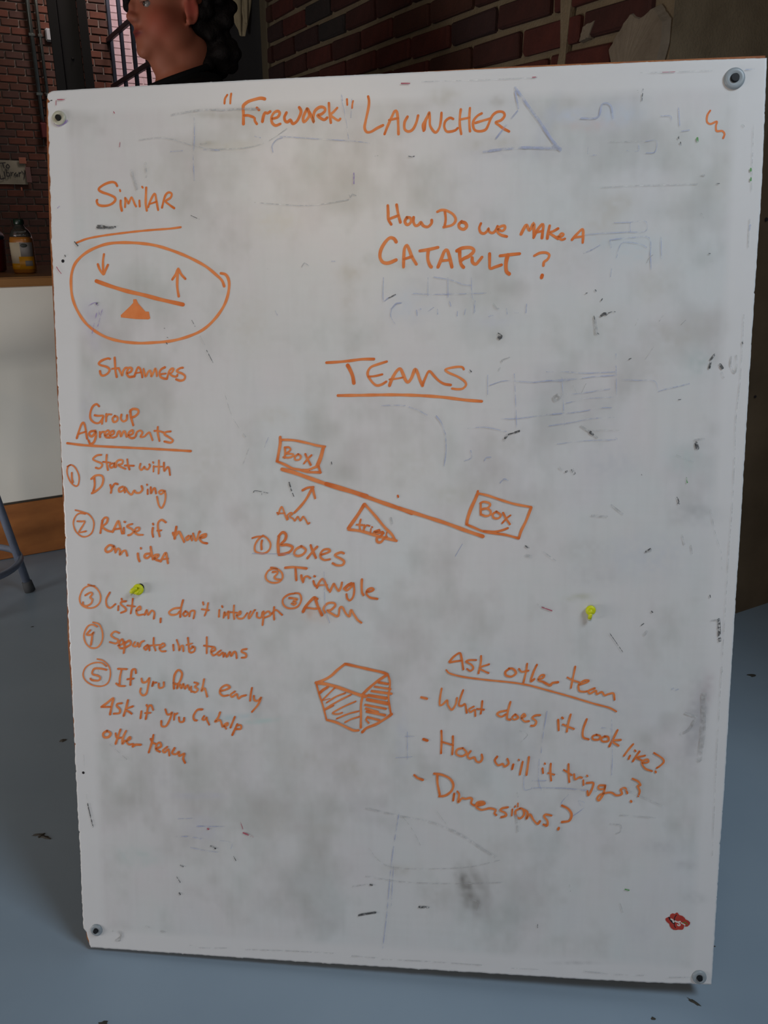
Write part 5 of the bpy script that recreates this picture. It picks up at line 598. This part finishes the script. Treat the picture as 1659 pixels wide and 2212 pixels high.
label_patch('label', h + .05, h + 1.25, .050, .092, M['grey_label'])
label_patch('label_band', h - 1.25, h + .05, .012, .030, M['yellow_label'], .0421)
label_patch('label_band', h - .15, h + 1.25, .012, .050, M['yellow_label'], .0422)
label_patch('label_patch', h + .35, h + .95, .022, .038, M['grey_label'], .0426)
bg_ = link('badge', lathe_me('badge', [(.001, .0012), (.0105, .001), (.011, 0)], 20, 2, 1.15, .55), M['label_dark'], bt, (.017, -.0405, .083), (R_(90), 0, R_(12)))
for k in range(7):
    label_patch('letter_mark', h - 1.02 - .01 * k, h - .93 - .01 * k, .028 + k * .0075, .0315 + k * .0075, M['label_dark'], .0424, 3)

rt = thing('red_tub', 'red plastic tub with a dark blue lid tipped over it beside the bottle', 'tub', (-1.292, 2.71, .8745))
link('tub', lathe_me('tub', [(.062, 0), (.068, .004), (.075, .095), (.077, .098), (.072, .098)], 40, 3), M['red_plastic'], rt)
ld = link('lid', lathe_me('lid', [(.070, 0), (.082, .003), (.083, .018), (.078, .024), (.02, .026)], 40, 3), M['blue_plastic'], rt, (-.012, .0, .118), (0, R_(24), R_(-10)))

# ---------------------------------------------------------------- stool
SX, SY = -1.188, 2.10
stl = thing('bar_stool', 'blue-grey metal bar stool with a ring footrest in front of the counter', 'stool', (SX, SY, 0))
for k in range(4):
    a = R_(26) + k * PI / 2
    c_, s_ = math.cos(a), math.sin(a)
    pf = Vector((c_ * .158, s_ * .158, .004)); ptop = Vector((c_ * .066, s_ * .066, .60))
    lg = link('leg', tube_me('leg', [pf, pf.lerp(ptop, .5), ptop], .0112, 14), M['stool'], stl)
    d = (ptop - pf).normalized()
    link('foot_cap', tube_me('foot_cap', [pf + d * -.004 + Vector((0, 0, .003)), pf + d * .018, pf + d * .03, pf + d * .032], [.0155, .015, .0142, .011], 14), M['rubber'], lg)
link('foot_ring', tube_me('foot_ring', [(math.cos(a) * .147, math.sin(a) * .147, .112) for a in [2 * PI * i / 48 for i in range(48)]], .0095, 12, True), M['stool'], stl)
link('seat', lathe_me('seat', [(.02, .600), (.15, .600), (.165, .610), (.165, .628), (.15, .640), (.02, .634)], 40), M['seat'], stl)

# ---------------------------------------------------------------- person
def eval_mesh(o, name):
    dg = bpy.context.evaluated_depsgraph_get(); dg.update()
    me = bpy.data.meshes.new_from_object(o.evaluated_get(dg)); me.name = name
    return me
def skin_chain(verts, edges, radii, sub=1, root=0):
    me = bpy.data.meshes.new('tmp'); me.from_pydata(verts, edges, []); o = bpy.data.objects.new('tmp', me); COL.objects.link(o)
    md = o.modifiers.new('s', 'SKIN'); md.use_smooth_shade = True
    for i, r in enumerate(radii):
        rr = r if isinstance(r, tuple) else (r, r)
        me.skin_vertices[0].data[i].radius = rr; me.skin_vertices[0].data[i].use_root = (i == root)
    if sub: s = o.modifiers.new('d', 'SUBSURF'); s.levels = sub; s.render_levels = sub
    out = eval_mesh(o, 'tmp2'); bpy.data.objects.remove(o); return out
def balls(bm, lst):
    for c, r in lst:
        g = bmesh.ops.create_icosphere(bm, subdivisions=3, radius=1.0)
        rr = r if isinstance(r, (tuple, list)) else (r, r, r)
        for v in g['verts']: v.co = Vector((c[0] + v.co.x * rr[0], c[1] + v.co.y * rr[1], c[2] + v.co.z * rr[2]))
def remeshed(bm, name, vox, smooth_it, mats):
    me = me_bm('tmp', bm); o = bpy.data.objects.new('tmp', me); COL.objects.link(o)
    md = o.modifiers.new('r', 'REMESH'); md.mode = 'VOXEL'; md.voxel_size = vox; md.use_smooth_shade = True
    if smooth_it: s = o.modifiers.new('s', 'SMOOTH'); s.factor = .5; s.iterations = smooth_it
    out = eval_mesh(o, name); bpy.data.objects.remove(o)
    out.materials.clear()
    for m in mats: out.materials.append(m)
    out.polygons.foreach_set('use_smooth', [True] * len(out.polygons))
    return out
# local frame: x forward (face), y to the person's left (towards the camera), z up
PX, PY = -.492, 2.17
ps = thing('person', 'person with dark curly hair and a black T-shirt standing behind the whiteboard looking left', 'person', (PX, PY, 0))
fdir = Vector((-.775, -.632, 0)); ps.matrix_world = frame((PX, PY, 0), fdir)
EZ = 1.500
J = [(0, 0, .84), (.0, 0, .98), (-.005, 0, 1.12), (-.015, 0, 1.26), (-.020, 0, 1.32), (-.008, 0, 1.40),
     (-.015, .165, 1.265), (-.03, .21, 1.00), (.06, .20, .80), (.08, .195, .72),
     (-.015, -.165, 1.265), (-.03, -.21, 1.00), (.06, -.20, .80), (.08, -.195, .72),
     (.0, .085, .78), (.015, .10, .45), (-.01, .105, .09), (.10, .12, .035),
     (.0, -.085, .78), (.015, -.10, .45), (-.01, -.105, .09), (.10, -.12, .035)]
Ed = [(0, 1), (1, 2), (2, 3), (3, 4), (4, 5), (3, 6), (6, 7), (7, 8), (8, 9), (3, 10), (10, 11), (11, 12), (12, 13), (0, 14), (14, 15), (15, 16), (16, 17), (0, 18), (18, 19), (19, 20), (20, 21)]
Ra = [(.13, .10), (.125, .095), (.135, .10), (.10, .085), (.064, .064), (.062, .062), .055, .042, .027, .028, .055, .042, .027, .028, .085, .058, .040, .032, .085, .058, .040, .032]
bodym = skin_chain(J, Ed, Ra, 2, 0)
bm = bmesh.new(); bm.from_mesh(bodym)
zl = EZ
balls(bm, [((-.018, 0, zl + .045), (.098, .077, .098)), ((.028, 0, zl + .03), (.070, .066, .085)),
           ((.030, 0, zl - .035), (.066, .061, .072)), ((.052, 0, zl - .072), (.044, .046, .040)), ((.078, 0, zl - .100), (.020, .024, .018)),
           ((.040, .034, zl - .045), (.042, .033, .042)), ((.040, -.034, zl - .045), (.042, .033, .042)),
           ((.014, .045, zl - .066), (.042, .024, .036)), ((.014, -.045, zl - .066), (.042, .024, .036)),
           ((-.002, 0, zl - .085), (.050, .050, .035)), ((.022, 0, zl - .105), (.052, .044, .026)),
           ((-.02, 0, zl - .10), (.066, .060, .07)), ((.018, 0, zl - .125), (.045, .044, .030))])
stage1 = remeshed(bm, 'stage', .0045, 24, [M['skin']])
bm = bmesh.new(); bm.from_mesh(stage1)
balls(bm, [((.082, 0, zl + .026), (.016, .046, .012)),                                  # brow
           ((.089, 0, zl + .002), (.012, .009, .020)), ((.096, 0, zl - .016), (.012, .009, .016)), ((.103, 0, zl - .034), (.012, .0110, .011)),
           ((.093, .012, zl - .039), (.011, .008, .009)), ((.093, -.012, zl - .039), (.011, .008, .009)),
           ((.076, 0, zl - .056), (.019, .030, .022)),                                  # muzzle
           ((.089, .006, zl - .0625), (.0085, .018, .0045)), ((.089, -.006, zl - .0625), (.0085, .018, .0045)),
           ((.087, 0, zl - .0715), (.0090, .018, .0055)), ((.078, 0, zl - .098), (.016, .018, .014))])
def ear(s):
    pts = []
    for k in range(15):
        a = -2.2 + 4.6 * k / 14
        pts.append((-.010 - .015 * math.cos(a), s * (.070 + .004 * abs(math.cos(a))), zl - .016 + .027 * math.sin(a)))
    v, f = tube(pts, .0048, 8)
    vs = [bm.verts.new(q) for q in v]
    for g in f: bm.faces.new([vs[i] for i in g])
    balls(bm, [((-.009, s * .068, zl - .016), (.014, .006, .024)), ((-.004, s * .071, zl - .040), (.008, .006, .009)), ((-.018, s * .071, zl - .010), (.009, .005, .020))])
ear(1); ear(-1)
# hands with five fingers, hanging at the sides behind the board
for s in (-1, 1):
    hx, hy, hz = .085, s * .195, .685
    balls(bm, [((hx, hy, hz), (.036, .015, .046))])
    for i, (dx, ln) in enumerate([(.026, .062), (.009, .072), (-.008, .068), (-.024, .054)]):
        base = Vector((hx + dx, hy, hz - .030))
        p = [base, base + Vector((.004, -s * .002, -ln * .45)), base + Vector((.010, -s * .008, -ln * .8)), base + Vector((.016, -s * .018, -ln * 1.05))]
        v, f = tube(p, [.0088, .0084, .0078, .0066], 8); vs = [bm.verts.new(q) for q in v]
        for g in f: bm.faces.new([vs[i_] for i_ in g])
    base = Vector((hx + .030, hy - s * .004, hz + .012))
    p = [base, base + Vector((.020, -s * .008, -.022)), base + Vector((.028, -s * .014, -.046))]
    v, f = tube(p, [.0105, .0095, .0080], 8); vs = [bm.verts.new(q) for q in v]
    for g in f: bm.faces.new([vs[i_] for i_ in g])
body = remeshed(bm, 'body', .0034, 6, [M['skin']])
n = len(body.vertices); co = np.empty(n * 3, np.float32); body.vertices.foreach_get('co', co); co = co.reshape(-1, 3)
tint = np.tile(np.array([.32, .105, .060, 1.0], np.float32), (n, 1))
def g3(c, r): return np.exp(-(((co - np.array(c)) / np.array(r)) ** 2).sum(1))[:, None]
def blend(c, r, colr, k):
    global tint
    w = np.clip(g3(c, r) * k, 0, 1); tint[:, :3] = tint[:, :3] * (1 - w) + np.array(colr) * w
for s in (-1, 1):
    blend((.055, s * .045, zl - .045), (.035, .03, .032), (.37, .075, .045), .9)
    blend((-.01, s * .075, zl - .012), (.022, .012, .032), (.42, .07, .05), .9)
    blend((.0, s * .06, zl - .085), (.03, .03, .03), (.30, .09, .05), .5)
    blend((.096, s * .012, zl - .042), (.006, .006, .004), (.12, .035, .025), 1)
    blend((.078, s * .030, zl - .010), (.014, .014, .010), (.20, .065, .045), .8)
blend((.095, 0, zl - .0665), (.012, .021, .0085), (.20, .030, .026), 1.5)
blend((.098, 0, zl - .0668), (.012, .020, .0016), (.10, .02, .02), 1.2)
blend((.105, 0, zl - .028), (.014, .014, .014), (.38, .10, .065), .7)
at = body.color_attributes.new('tint', 'FLOAT_COLOR', 'POINT'); at.data.foreach_set('color', tint.ravel())
link('body', body, None, ps)
for s in (-1, 1):
    e = link('eye', lathe_me('eye', [(.0001, -.0118), (.006, -.0102), (.0102, -.006), (.0118, 0), (.0102, .006), (.006, .0102), (.0001, .0118)], 20), M['eye'], ps, (.0730, s * .030, zl - .010), (0, R_(90), 0))
    link('iris', lathe_me('iris', [(.0001, .0105), (.0030, .0122), (.0056, .0106), (.0052, .009)], 16), M['iris'], e)
    v, f = tube([(.076 + .0135 * math.cos(a), s * .030 + .0145 * math.sin(a), zl - .0050) for a in [(-1.25 + 2.5 * i / 8) for i in range(9)]], [.0015, .0026, .003, .0032, .0032, .0032, .003, .0026, .0015], 8)
    link('eyelid', me_py('eyelid', v, f, True), mat('eyelid_skin', (.30, .13, .085), .5) if s < 0 else bpy.data.materials['eyelid_skin'], ps)
    v, f = tube([(.088 - .02 * abs(q) ** 1.5, s * (.030 + q * .022), zl + .020 + .004 * (1 - q * q)) for q in (-1, -.5, 0, .5, 1)], [.002, .0034, .0036, .003, .0015], 8)
    link('eyebrow', me_py('eyebrow', v, f, True), M['hair'], ps)
# hair: thick dark curls
bm = bmesh.new(); hr = random.Random(11); L_ = []
for i in range(420):
    u, w = hr.uniform(-1, 1), hr.uniform(0, 2 * PI); s_ = math.sqrt(1 - u * u)
    d = Vector((s_ * math.cos(w), s_ * math.sin(w), u))
    p = Vector((-.022 + d.x * .104, d.y * .084, zl + .048 + d.z * .106))
    lx, lz = p.x, p.z - zl
    front = .012 if lz < .03 else (.012 + (lz - .03) * .85)
    if lx > front + .01 or lz < -.12: continue
    if lx > -.034 and lz < .022: continue
    L_.append((p + d * hr.uniform(-.004, .012), hr.uniform(.012, .020)))
for i in range(150):
    L_.append((Vector((hr.uniform(-.128, -.050), hr.uniform(-.062, .066), zl + hr.uniform(-.125, .03))), hr.uniform(.012, .020)))
for i in range(26):                                       # curls over the far temple
    L_.append((Vector((hr.uniform(.055, .085), hr.uniform(-.078, -.055), zl + hr.uniform(-.004, .07))), hr.uniform(.008, .012)))
for i in range(12):
    L_.append((Vector((hr.uniform(-.01, .03), .070, zl + hr.uniform(.026, .06))), .012))
balls(bm, [(c, r) for c, r in L_])
hair = remeshed(bm, 'hair', .005, 5, [M['hair']])
link('hair', hair, None, ps)
# clothing follows the body
def loft(bm, secs, n=40):
    rows = []
    for z, cx, rx, ry in secs:
        rows.append([bm.verts.new((cx + rx * math.cos(2 * PI * k / n), ry * math.sin(2 * PI * k / n), z)) for k in range(n)])
    for i in range(len(rows) - 1):
        for k in range(n): bm.faces.new((rows[i][k], rows[i][(k + 1) % n], rows[i + 1][(k + 1) % n], rows[i + 1][k]))
    bm.faces.new(rows[0][::-1]); bm.faces.new(rows[-1])
def tube_bm(bm, pts, r, n=20):
    v, f = tube(pts, r, n); vs = [bm.verts.new(q) for q in v]
    for g in f: bm.faces.new([vs[i] for i in g])
bm = bmesh.new()
loft(bm, [(.84, .0, .142, .178), (.95, .0, .138, .170), (1.08, -.003, .136, .176), (1.20, -.010, .128, .190), (1.27, -.018, .108, .178), (1.315, -.026, .088, .130), (1.345, -.032, .076, .088), (1.362, -.036, .070, .074)])
for s in (-1, 1):
    tube_bm(bm, [(-.018, s * .135, 1.268), (-.020, s * .175, 1.240), (-.026, s * .205, 1.15), (-.028, s * .215, 1.06)], [.062, .076, .072, .070])
balls(bm, [((-.020, s * .105, 1.285), (.080, .075, .058)) for s in (-1, 1)])
link('t_shirt', remeshed(bm, 't_shirt', .007, 6, [M['shirt']]), None, ps)
bm = bmesh.new()
loft(bm, [(.72, .0, .105, .165), (.80, .0, .128, .176), (.90, .0, .130, .168), (.95, .0, .126, .160)])
for s in (-1, 1):
    tube_bm(bm, [(.0, s * .088, .80), (.008, s * .096, .62), (.015, s * .10, .45), (.0, s * .104, .25), (-.008, s * .105, .055)], [.092, .088, .076, .070, .068])
link('trousers', remeshed(bm, 'trousers', .008, 6, [M['trousers']]), None, ps)
v, f = tube([(-.012 + .072 * math.cos(a), .068 * math.sin(a), 1.356 - .026 * math.cos(a) + .004 * math.sin(a)) for a in [2 * PI * i / 32 for i in range(32)]], .008, 8, True)
link('collar', me_py('collar', v, f, True), M['shirt'], ps)
for s in (-1, 1):
    bm = bmesh.new(); balls(bm, [((.06, s * .112, .040), (.095, .044, .044)), ((.13, s * .118, .034), (.055, .044, .036)), ((-.01, s * .106, .06), (.055, .044, .062))])
    for v in bm.verts: v.co.z = max(v.co.z, .0)
    link('shoe', remeshed(bm, 'shoe', .006, 2, [M['shoe']]), None, ps)

# ---------------------------------------------------------------- whiteboard
BO = Vector((-.4503, .92242, .00496)); bx = Vector((.9954, -.0933, .02166)); by = Vector((-.00016, .22458, .97446)); bz = bx.cross(by)
BM = Matrix(((bx.x, by.x, bz.x, BO.x), (bx.y, by.y, bz.y, BO.y), (bx.z, by.z, bz.z, BO.z), (0, 0, 0, 1)))
wb = thing('whiteboard', 'large worn whiteboard with orange marker writing leaning back on its stand', 'whiteboard'); wb.matrix_world = BM
mm = .001
def resample(pts, n, jit=0, axis=0, seed=0):
    P = np.array(pts, float) * mm; d = np.r_[0, np.cumsum(np.hypot(*np.diff(P, axis=0).T))]; t = np.linspace(0, d[-1], n)
    Q = np.stack([np.interp(t, d, P[:, 0]), np.interp(t, d, P[:, 1])], 1)
    if jit:
        r = np.random.RandomState(seed); k = r.normal(0, 1, n); k = np.convolve(k, np.ones(3) / 3, 'same'); big = (r.rand(n) > .975) * r.rand(n) * 3
        k = k + big; k[0] = k[-1] = 0; k[1] = k[-2] = 0; Q[:, axis] += k * jit
    return Q
NXg, NYg = 420, 560
top = resample(WHITE['top'], NXg, .00012, 1, 1); bot = resample(WHITE['bottom'], NXg, -.0004, 1, 2)
lef = resample(WHITE['left'], NYg, .0006, 0, 3); rig = resample(WHITE['right'], NYg, -.0003, 0, 4)
u = np.linspace(0, 1, NXg)[None, :, None]; v_ = np.linspace(0, 1, NYg)[:, None, None]
G = (1 - v_) * top[None] + v_ * bot[None] + (1 - u) * lef[:, None] + u * rig[:, None] \
    - ((1 - u) * (1 - v_) * top[0] + u * (1 - v_) * top[-1] + (1 - u) * v_ * bot[0] + u * v_ * bot[-1])
G = G.reshape(-1, 2)
# grime painted as pigment per vertex
def vnoise(P, sx, sy, seed):
    x, y = P[:, 0] / sx, P[:, 1] / sy; r = np.random.RandomState(seed); T = r.rand(256, 256)
    xi, yi = np.floor(x).astype(int), np.floor(y).astype(int); fx, fy = x - xi, y - yi; fx = fx * fx * (3 - 2 * fx); fy = fy * fy * (3 - 2 * fy)
    g = lambda a, b_: T[a % 256, b_ % 256]
    return (g(xi, yi) * (1 - fx) + g(xi + 1, yi) * fx) * (1 - fy) + (g(xi, yi + 1) * (1 - fx) + g(xi + 1, yi + 1) * fx) * fy
def fb(sx, sy, seed, o=4):
    s = 0; a = 1; tot = 0
    for k in range(o): s = s + a * vnoise(G, sx / 2 ** k, sy / 2 ** k, seed + k); tot += a; a *= .6
    return s / tot - .5
X, Y = G[:, 0], G[:, 1]
base = np.tile(np.array([.690, .690, .700]), (len(G), 1))
edge = np.minimum.reduce([X - .004, .912 - X, 1.222 - Y, Y - .004]); inner = np.clip((edge - .022) / .012, 0, 1)
blot = fb(.12, .12, 10); blot2 = fb(.045, .06, 20); streak = fb(.012, .10, 30, 3); hstr = fb(.16, .012, 40, 3)
grime = np.clip(blot * 1.0 + blot2 * .9 + .06, 0, 1)
k = inner * (grime * .42 + .05) + inner * (np.abs(streak) * .09 + np.abs(hstr) * .05) + fb(.02, .02, 80) * .03
tintn = fb(.15, .2, 50)[:, None]; tint2 = fb(.06, .07, 60)[:, None]
colr = base * (1 - k[:, None] * np.array([.92, .92, 1.0]))
colr += inner[:, None] * (np.clip(tintn, 0, 1) * np.array([-.06, .0, .04]) + np.clip(tint2, 0, 1) * np.array([-.035, .02, .01]) + np.clip(-tint2, 0, 1) * np.array([.02, -.03, -.005]))
def smear(cx, cy, rx, ry, ang, c, kk, n_=.6):
    global colr
    dx, dy = X - cx * mm, Y - cy * mm; ca, sa = math.cos(ang), math.sin(ang)
    a_ = (dx * ca + dy * sa) / (rx * mm); b2 = (-dx * sa + dy * ca) / (ry * mm)
    w = np.exp(-(a_ ** 2 + b2 ** 2) ** 1.3) * kk * (1 - n_ + n_ * 2 * np.clip(vnoise(G, .006, .006, int(abs(cx * 7)) % 97) , 0, 1))
    w = np.clip(w, 0, 1)[:, None]; colr = colr * (1 - w) + np.array(c) * w
for s_ in SMEARS: smear(*s_)
colr = np.clip(colr, .02, .9)
idx = np.arange(NXg * NYg).reshape(NYg, NXg)
quads = np.stack([idx[:-1, :-1], idx[1:, :-1], idx[1:, 1:], idx[:-1, 1:]], -1).reshape(-1, 4)
ring = np.concatenate([idx[0, :], idx[1:, -1], idx[-1, -2::-1], idx[-2:0:-1, 0]])
nb = len(G); V3 = np.c_[G, np.zeros(nb)]; RV = np.c_[G[ring], np.full(len(ring), -.0030)]; V3 = np.vstack([V3, RV])
rn = len(ring); side = np.array([[ring[i], ring[(i + 1) % rn], nb + (i + 1) % rn, nb + i] for i in range(rn)])
F_ = np.vstack([quads, side]); me = bpy.data.meshes.new('writing_surface')
me.vertices.add(len(V3)); me.vertices.foreach_set('co', V3.ravel()); me.loops.add(F_.size); me.loops.foreach_set('vertex_index', F_.ravel())
me.polygons.add(len(F_)); me.polygons.foreach_set('loop_start', np.arange(0, F_.size, 4)); me.polygons.foreach_set('loop_total', np.full(len(F_), 4))
me.update(calc_edges=True)
me.materials.append(M['board']); me.materials.append(M['hardboard'])
mi = np.zeros(len(F_), np.int32); mi[len(quads):] = 1; me.polygons.foreach_set('material_index', mi)
ca_ = np.ones((len(V3), 4), np.float32); ca_[:nb, :3] = colr; ca_[nb:, :3] = (.3, .12, .05)
at = me.color_attributes.new('dirt', 'FLOAT_COLOR', 'POINT'); at.data.foreach_set('color', ca_.ravel())
link('writing_surface', me, None, wb)
# backing board behind the white sheet
P = [(a_ * mm, b_ * mm) for a_, b_ in BACK]; n = len(P)
v = [(p[0], p[1], -.0034) for p in P] + [(p[0], p[1], -.015) for p in P]
f = [tuple(range(n)), tuple(range(2 * n - 1, n - 1, -1))] + [(i, n + i, n + (i + 1) % n, (i + 1) % n) for i in range(n)]
link('backing_board', me_py('backing_board', v, f), M['hardboard'], wb)
# stand hidden behind the board
W_ = mat('stand_timber', (.30, .17, .07), .7, nscale=8, namt=.2)
for x in (.12, .80):
    bm = bmesh.new(); box(bm, (x - .02, .06, -.055), (x + .02, 1.15, -.0155), .003); link('batten', me_bm('batten', bm), W_, wb)
inv = BM.inverted()
for x in (-.30, .33):
    a_ = Vector((x, 1.155, .92)); b2 = Vector((x, 1.52, .012))
    a2, b3 = inv @ a_, inv @ b2
    v, f = tube([a2, b3], .018, 8); link('rear_leg', me_py('rear_leg', v, f), W_, wb)
v, f = tube([inv @ Vector((-.30, 1.40, .32)), inv @ Vector((.33, 1.40, .32))], .012, 8); link('stretcher', me_py('stretcher', v, f), W_, wb)

# writing: flat ink on the surface
hz = [0.0]
def nz(step=.0000022): hz[0] += step; return hz[0]
for name, lab, strokes in INK:
    V, Fc, T = [], [], []
    for st in strokes:
        w = st[0]; pts = [(st[i] * mm, st[i + 1] * mm) for i in range(1, len(st), 2)]
        tone = rng.uniform(.30, .62); zz = .00022 + nz()
        if w < 0:
            k = len(V); V += [(a_, b_, zz) for a_, b_ in pts]; Fc.append(tuple(range(k, k + len(pts)))); T += [.5] * len(pts); continue
        vv, ff, tt, L = ribbon(pts, w * mm, zz); k = len(V); V += vv; Fc += [tuple(k + q for q in g) for g in ff]
        for t in tt:
            e_ = min(t, L - t) / (w * mm * 1.6); T.append(min(1, tone + .35 * math.exp(-e_ * e_)))
    me = me_py(name, V, Fc); at = me.color_attributes.new('tone', 'FLOAT_COLOR', 'POINT')
    at.data.foreach_set('color', [q for t in T for q in (t, t, t, 1)])
    me.materials.append(M['ink']); tag(link('handwriting' if 'drawing' not in name and 'squiggle' not in name else 'marker_drawing', me, None, wb), lab)
for cls, lab in (('blue', 'faint blue traces of rubbed-out marker lines'), ('grey', 'grey grime and scratch lines'), ('black', 'small black scuffs and dots'), ('red', 'small red marker flecks'), ('green', 'small green marker flecks'), ('purple', 'purple marker scribbles')):
    V, Fc = [], []
    for c_, w, pts in MARKS:
        if c_ != cls: continue
        pp = [(pts[i] * mm, pts[i + 1] * mm) for i in range(0, len(pts), 2)]
        vv, ff, tt, L = ribbon(pp, w * mm * (.75 if cls in ('blue', 'grey') else .9), .00010 + nz(.000001)); k = len(V); V += vv; Fc += [tuple(k + q for q in g) for g in ff]
    tag(link('old_marks', me_py('old_marks', V, Fc), M['mk_' + cls], wb), lab, kind='stuff')
# torn red sticker
P = [(a_ * mm, b_ * mm) for a_, b_ in STICK]; n = len(P)
v = [(p[0], p[1], .0006) for p in P] + [(p[0], p[1], .0001) for p in P]
f = [tuple(range(n))] + [(i, n + i, n + (i + 1) % n, (i + 1) % n) for i in range(n)]
sk = tag(link('sticker', me_py('sticker', v, f), M['sticker_red'], wb), 'small torn red sticker near the lower right corner')
for i, q in enumerate(STICK2):
    pp = [(a_ * mm, b_ * mm) for a_, b_ in q]
    vv, ff, _, _ = ribbon(pp, (.0022, .0012, .0022, .0022, .0018, .0018, .0014)[i], .00066 + i * .00002)
    link('scratch', me_py('scratch', vv, ff), M['hole'] if i < 2 else (M['sticker_white'] if i != 6 else M['mk_green']), sk)
# screws with washers
for i, key in enumerate(('w0', 'w1', 'w2', 'w3')):
    x, y = PTS[key]; r = (.0093, .0125, .0090, .0098)[i]
    wa = link('washer', lathe_me('washer', [(r * .35, .0022), (r * .55, .0030), (r * .80, .0032), (r * .97, .0022), (r, .0008), (r, 0)], 36), M['washer'] if i == 0 else M['washer_blue'], wb, (x * mm, y * mm, .0002))
    bm = bmesh.new(); r2 = r * .44
    g = bmesh.ops.create_cone(bm, cap_ends=True, segments=24, radius1=r2, radius2=r2 * .82, depth=.0030, matrix=Matrix.Translation((0, 0, .0040)))
    sc_ = link('screw', me_bm('screw', bm), M['screw'], wa)
# drilled holes
for key, r in (('h0', .0022), ('h1', .0020)):
    x, y = PTS[key]; link('drilled_hole', lathe_me('drilled_hole', [(r, .00012), (r * .9, .00016)], 16), M['hole'], wb, (x * mm, y * mm, .0001))

# yellow cord knots threaded through the board
def pt(px_, py_, pz): return (px_ * mm, py_ * mm, pz * mm)
def cord_thing(lab, key):
    x, y = PTS[key]; t = thing('cord_knot', lab, 'cord', (0, 0, 0), 0, None); t.matrix_world = BM @ Matrix.Translation((x * mm, y * mm, .0))
    return t
def torus(r, rt, z, cx=0, cy=0, a0=0, a1=2 * PI, n=28, tilt=0, up=0):
    return [pt(cx + r * math.cos(a0 + (a1 - a0) * i / n), cy + r * math.sin(a0 + (a1 - a0) * i / n), z + tilt * math.cos(a0 + (a1 - a0) * i / n) + up * i / n) for i in range(n + 1)]
k0 = cord_thing('knotted yellow cord end above the word Listen', 'k0')
link('hole_rim', lathe_me('hole_rim', [(.0052, .00012), (.005, .0002)], 20), M['hole'], k0, (.0045, .0032, .0002))
link('cord_loop', tube_me('cord_loop', torus(5.0, 0, 3.6, 2.5, .6, R_(150), R_(-110), 24, 0, 1.0), .0030, 14), M['cord'], k0)
link('cord_strand', tube_me('cord_strand', [pt(6, 5, 1), pt(5, -1, 5.2), pt(2, -3.2, 6.0), pt(-2, -3.4, 5.0), pt(-4, -2, 3)], [.0026, .003, .003, .003, .0026], 14), M['cord'], k0)
link('cord_strand', tube_me('cord_strand', [pt(2.5, 2.6, 6.2), pt(-1.0, 2.0, 7.6), pt(-4.2, -.6, 7.6), pt(-6.2, -3.0, 6.4)], [.0024, .0033, .0036, .0030], 14), M['cord'], k0)
link('cord_tip', tube_me('cord_tip', [pt(-5.6, -2.8, 6.6), pt(-6.6, -5.0, 7.4), pt(-6.8, -6.8, 7.4)], [.0022, .0021, .0016], 12), M['cord_tip'], k0)
k1 = cord_thing('yellow cord knot with a short hanging tail right of centre', 'k1')
link('hole_rim', lathe_me('hole_rim', [(.0056, .00012), (.0054, .0002)], 20), M['hole'], k1, (.0012, .0030, .0002))
link('cord_loop', tube_me('cord_loop', torus(3.9, 0, 3.6, .4, 2.6, R_(-60), R_(245), 26, 0, 1.4), .0029, 14), M['cord'], k1)
link('cord_strand', tube_me('cord_strand', [pt(.0, 3.5, .5), pt(.0, 2.6, 4.8), pt(-.2, .8, 6.6), pt(-.4, -1.4, 6.4)], [.003, .0034, .0036, .0028], 14), M['cord'], k1)
link('cord_strand', tube_me('cord_strand', [pt(-.3, -.4, 6.4), pt(-.3, -4, 6.6), pt(-.9, -8.2, 5.6)], [.0030, .0027, .0026], 12), M['cord'], k1)
link('cord_tip', tube_me('cord_tip', [pt(-.8, -7.8, 5.6), pt(-1.0, -9.6, 5.3), pt(-1.1, -10.8, 5.1)], [.0025, .0028, .0018], 12), M['cord_tip'], k1)
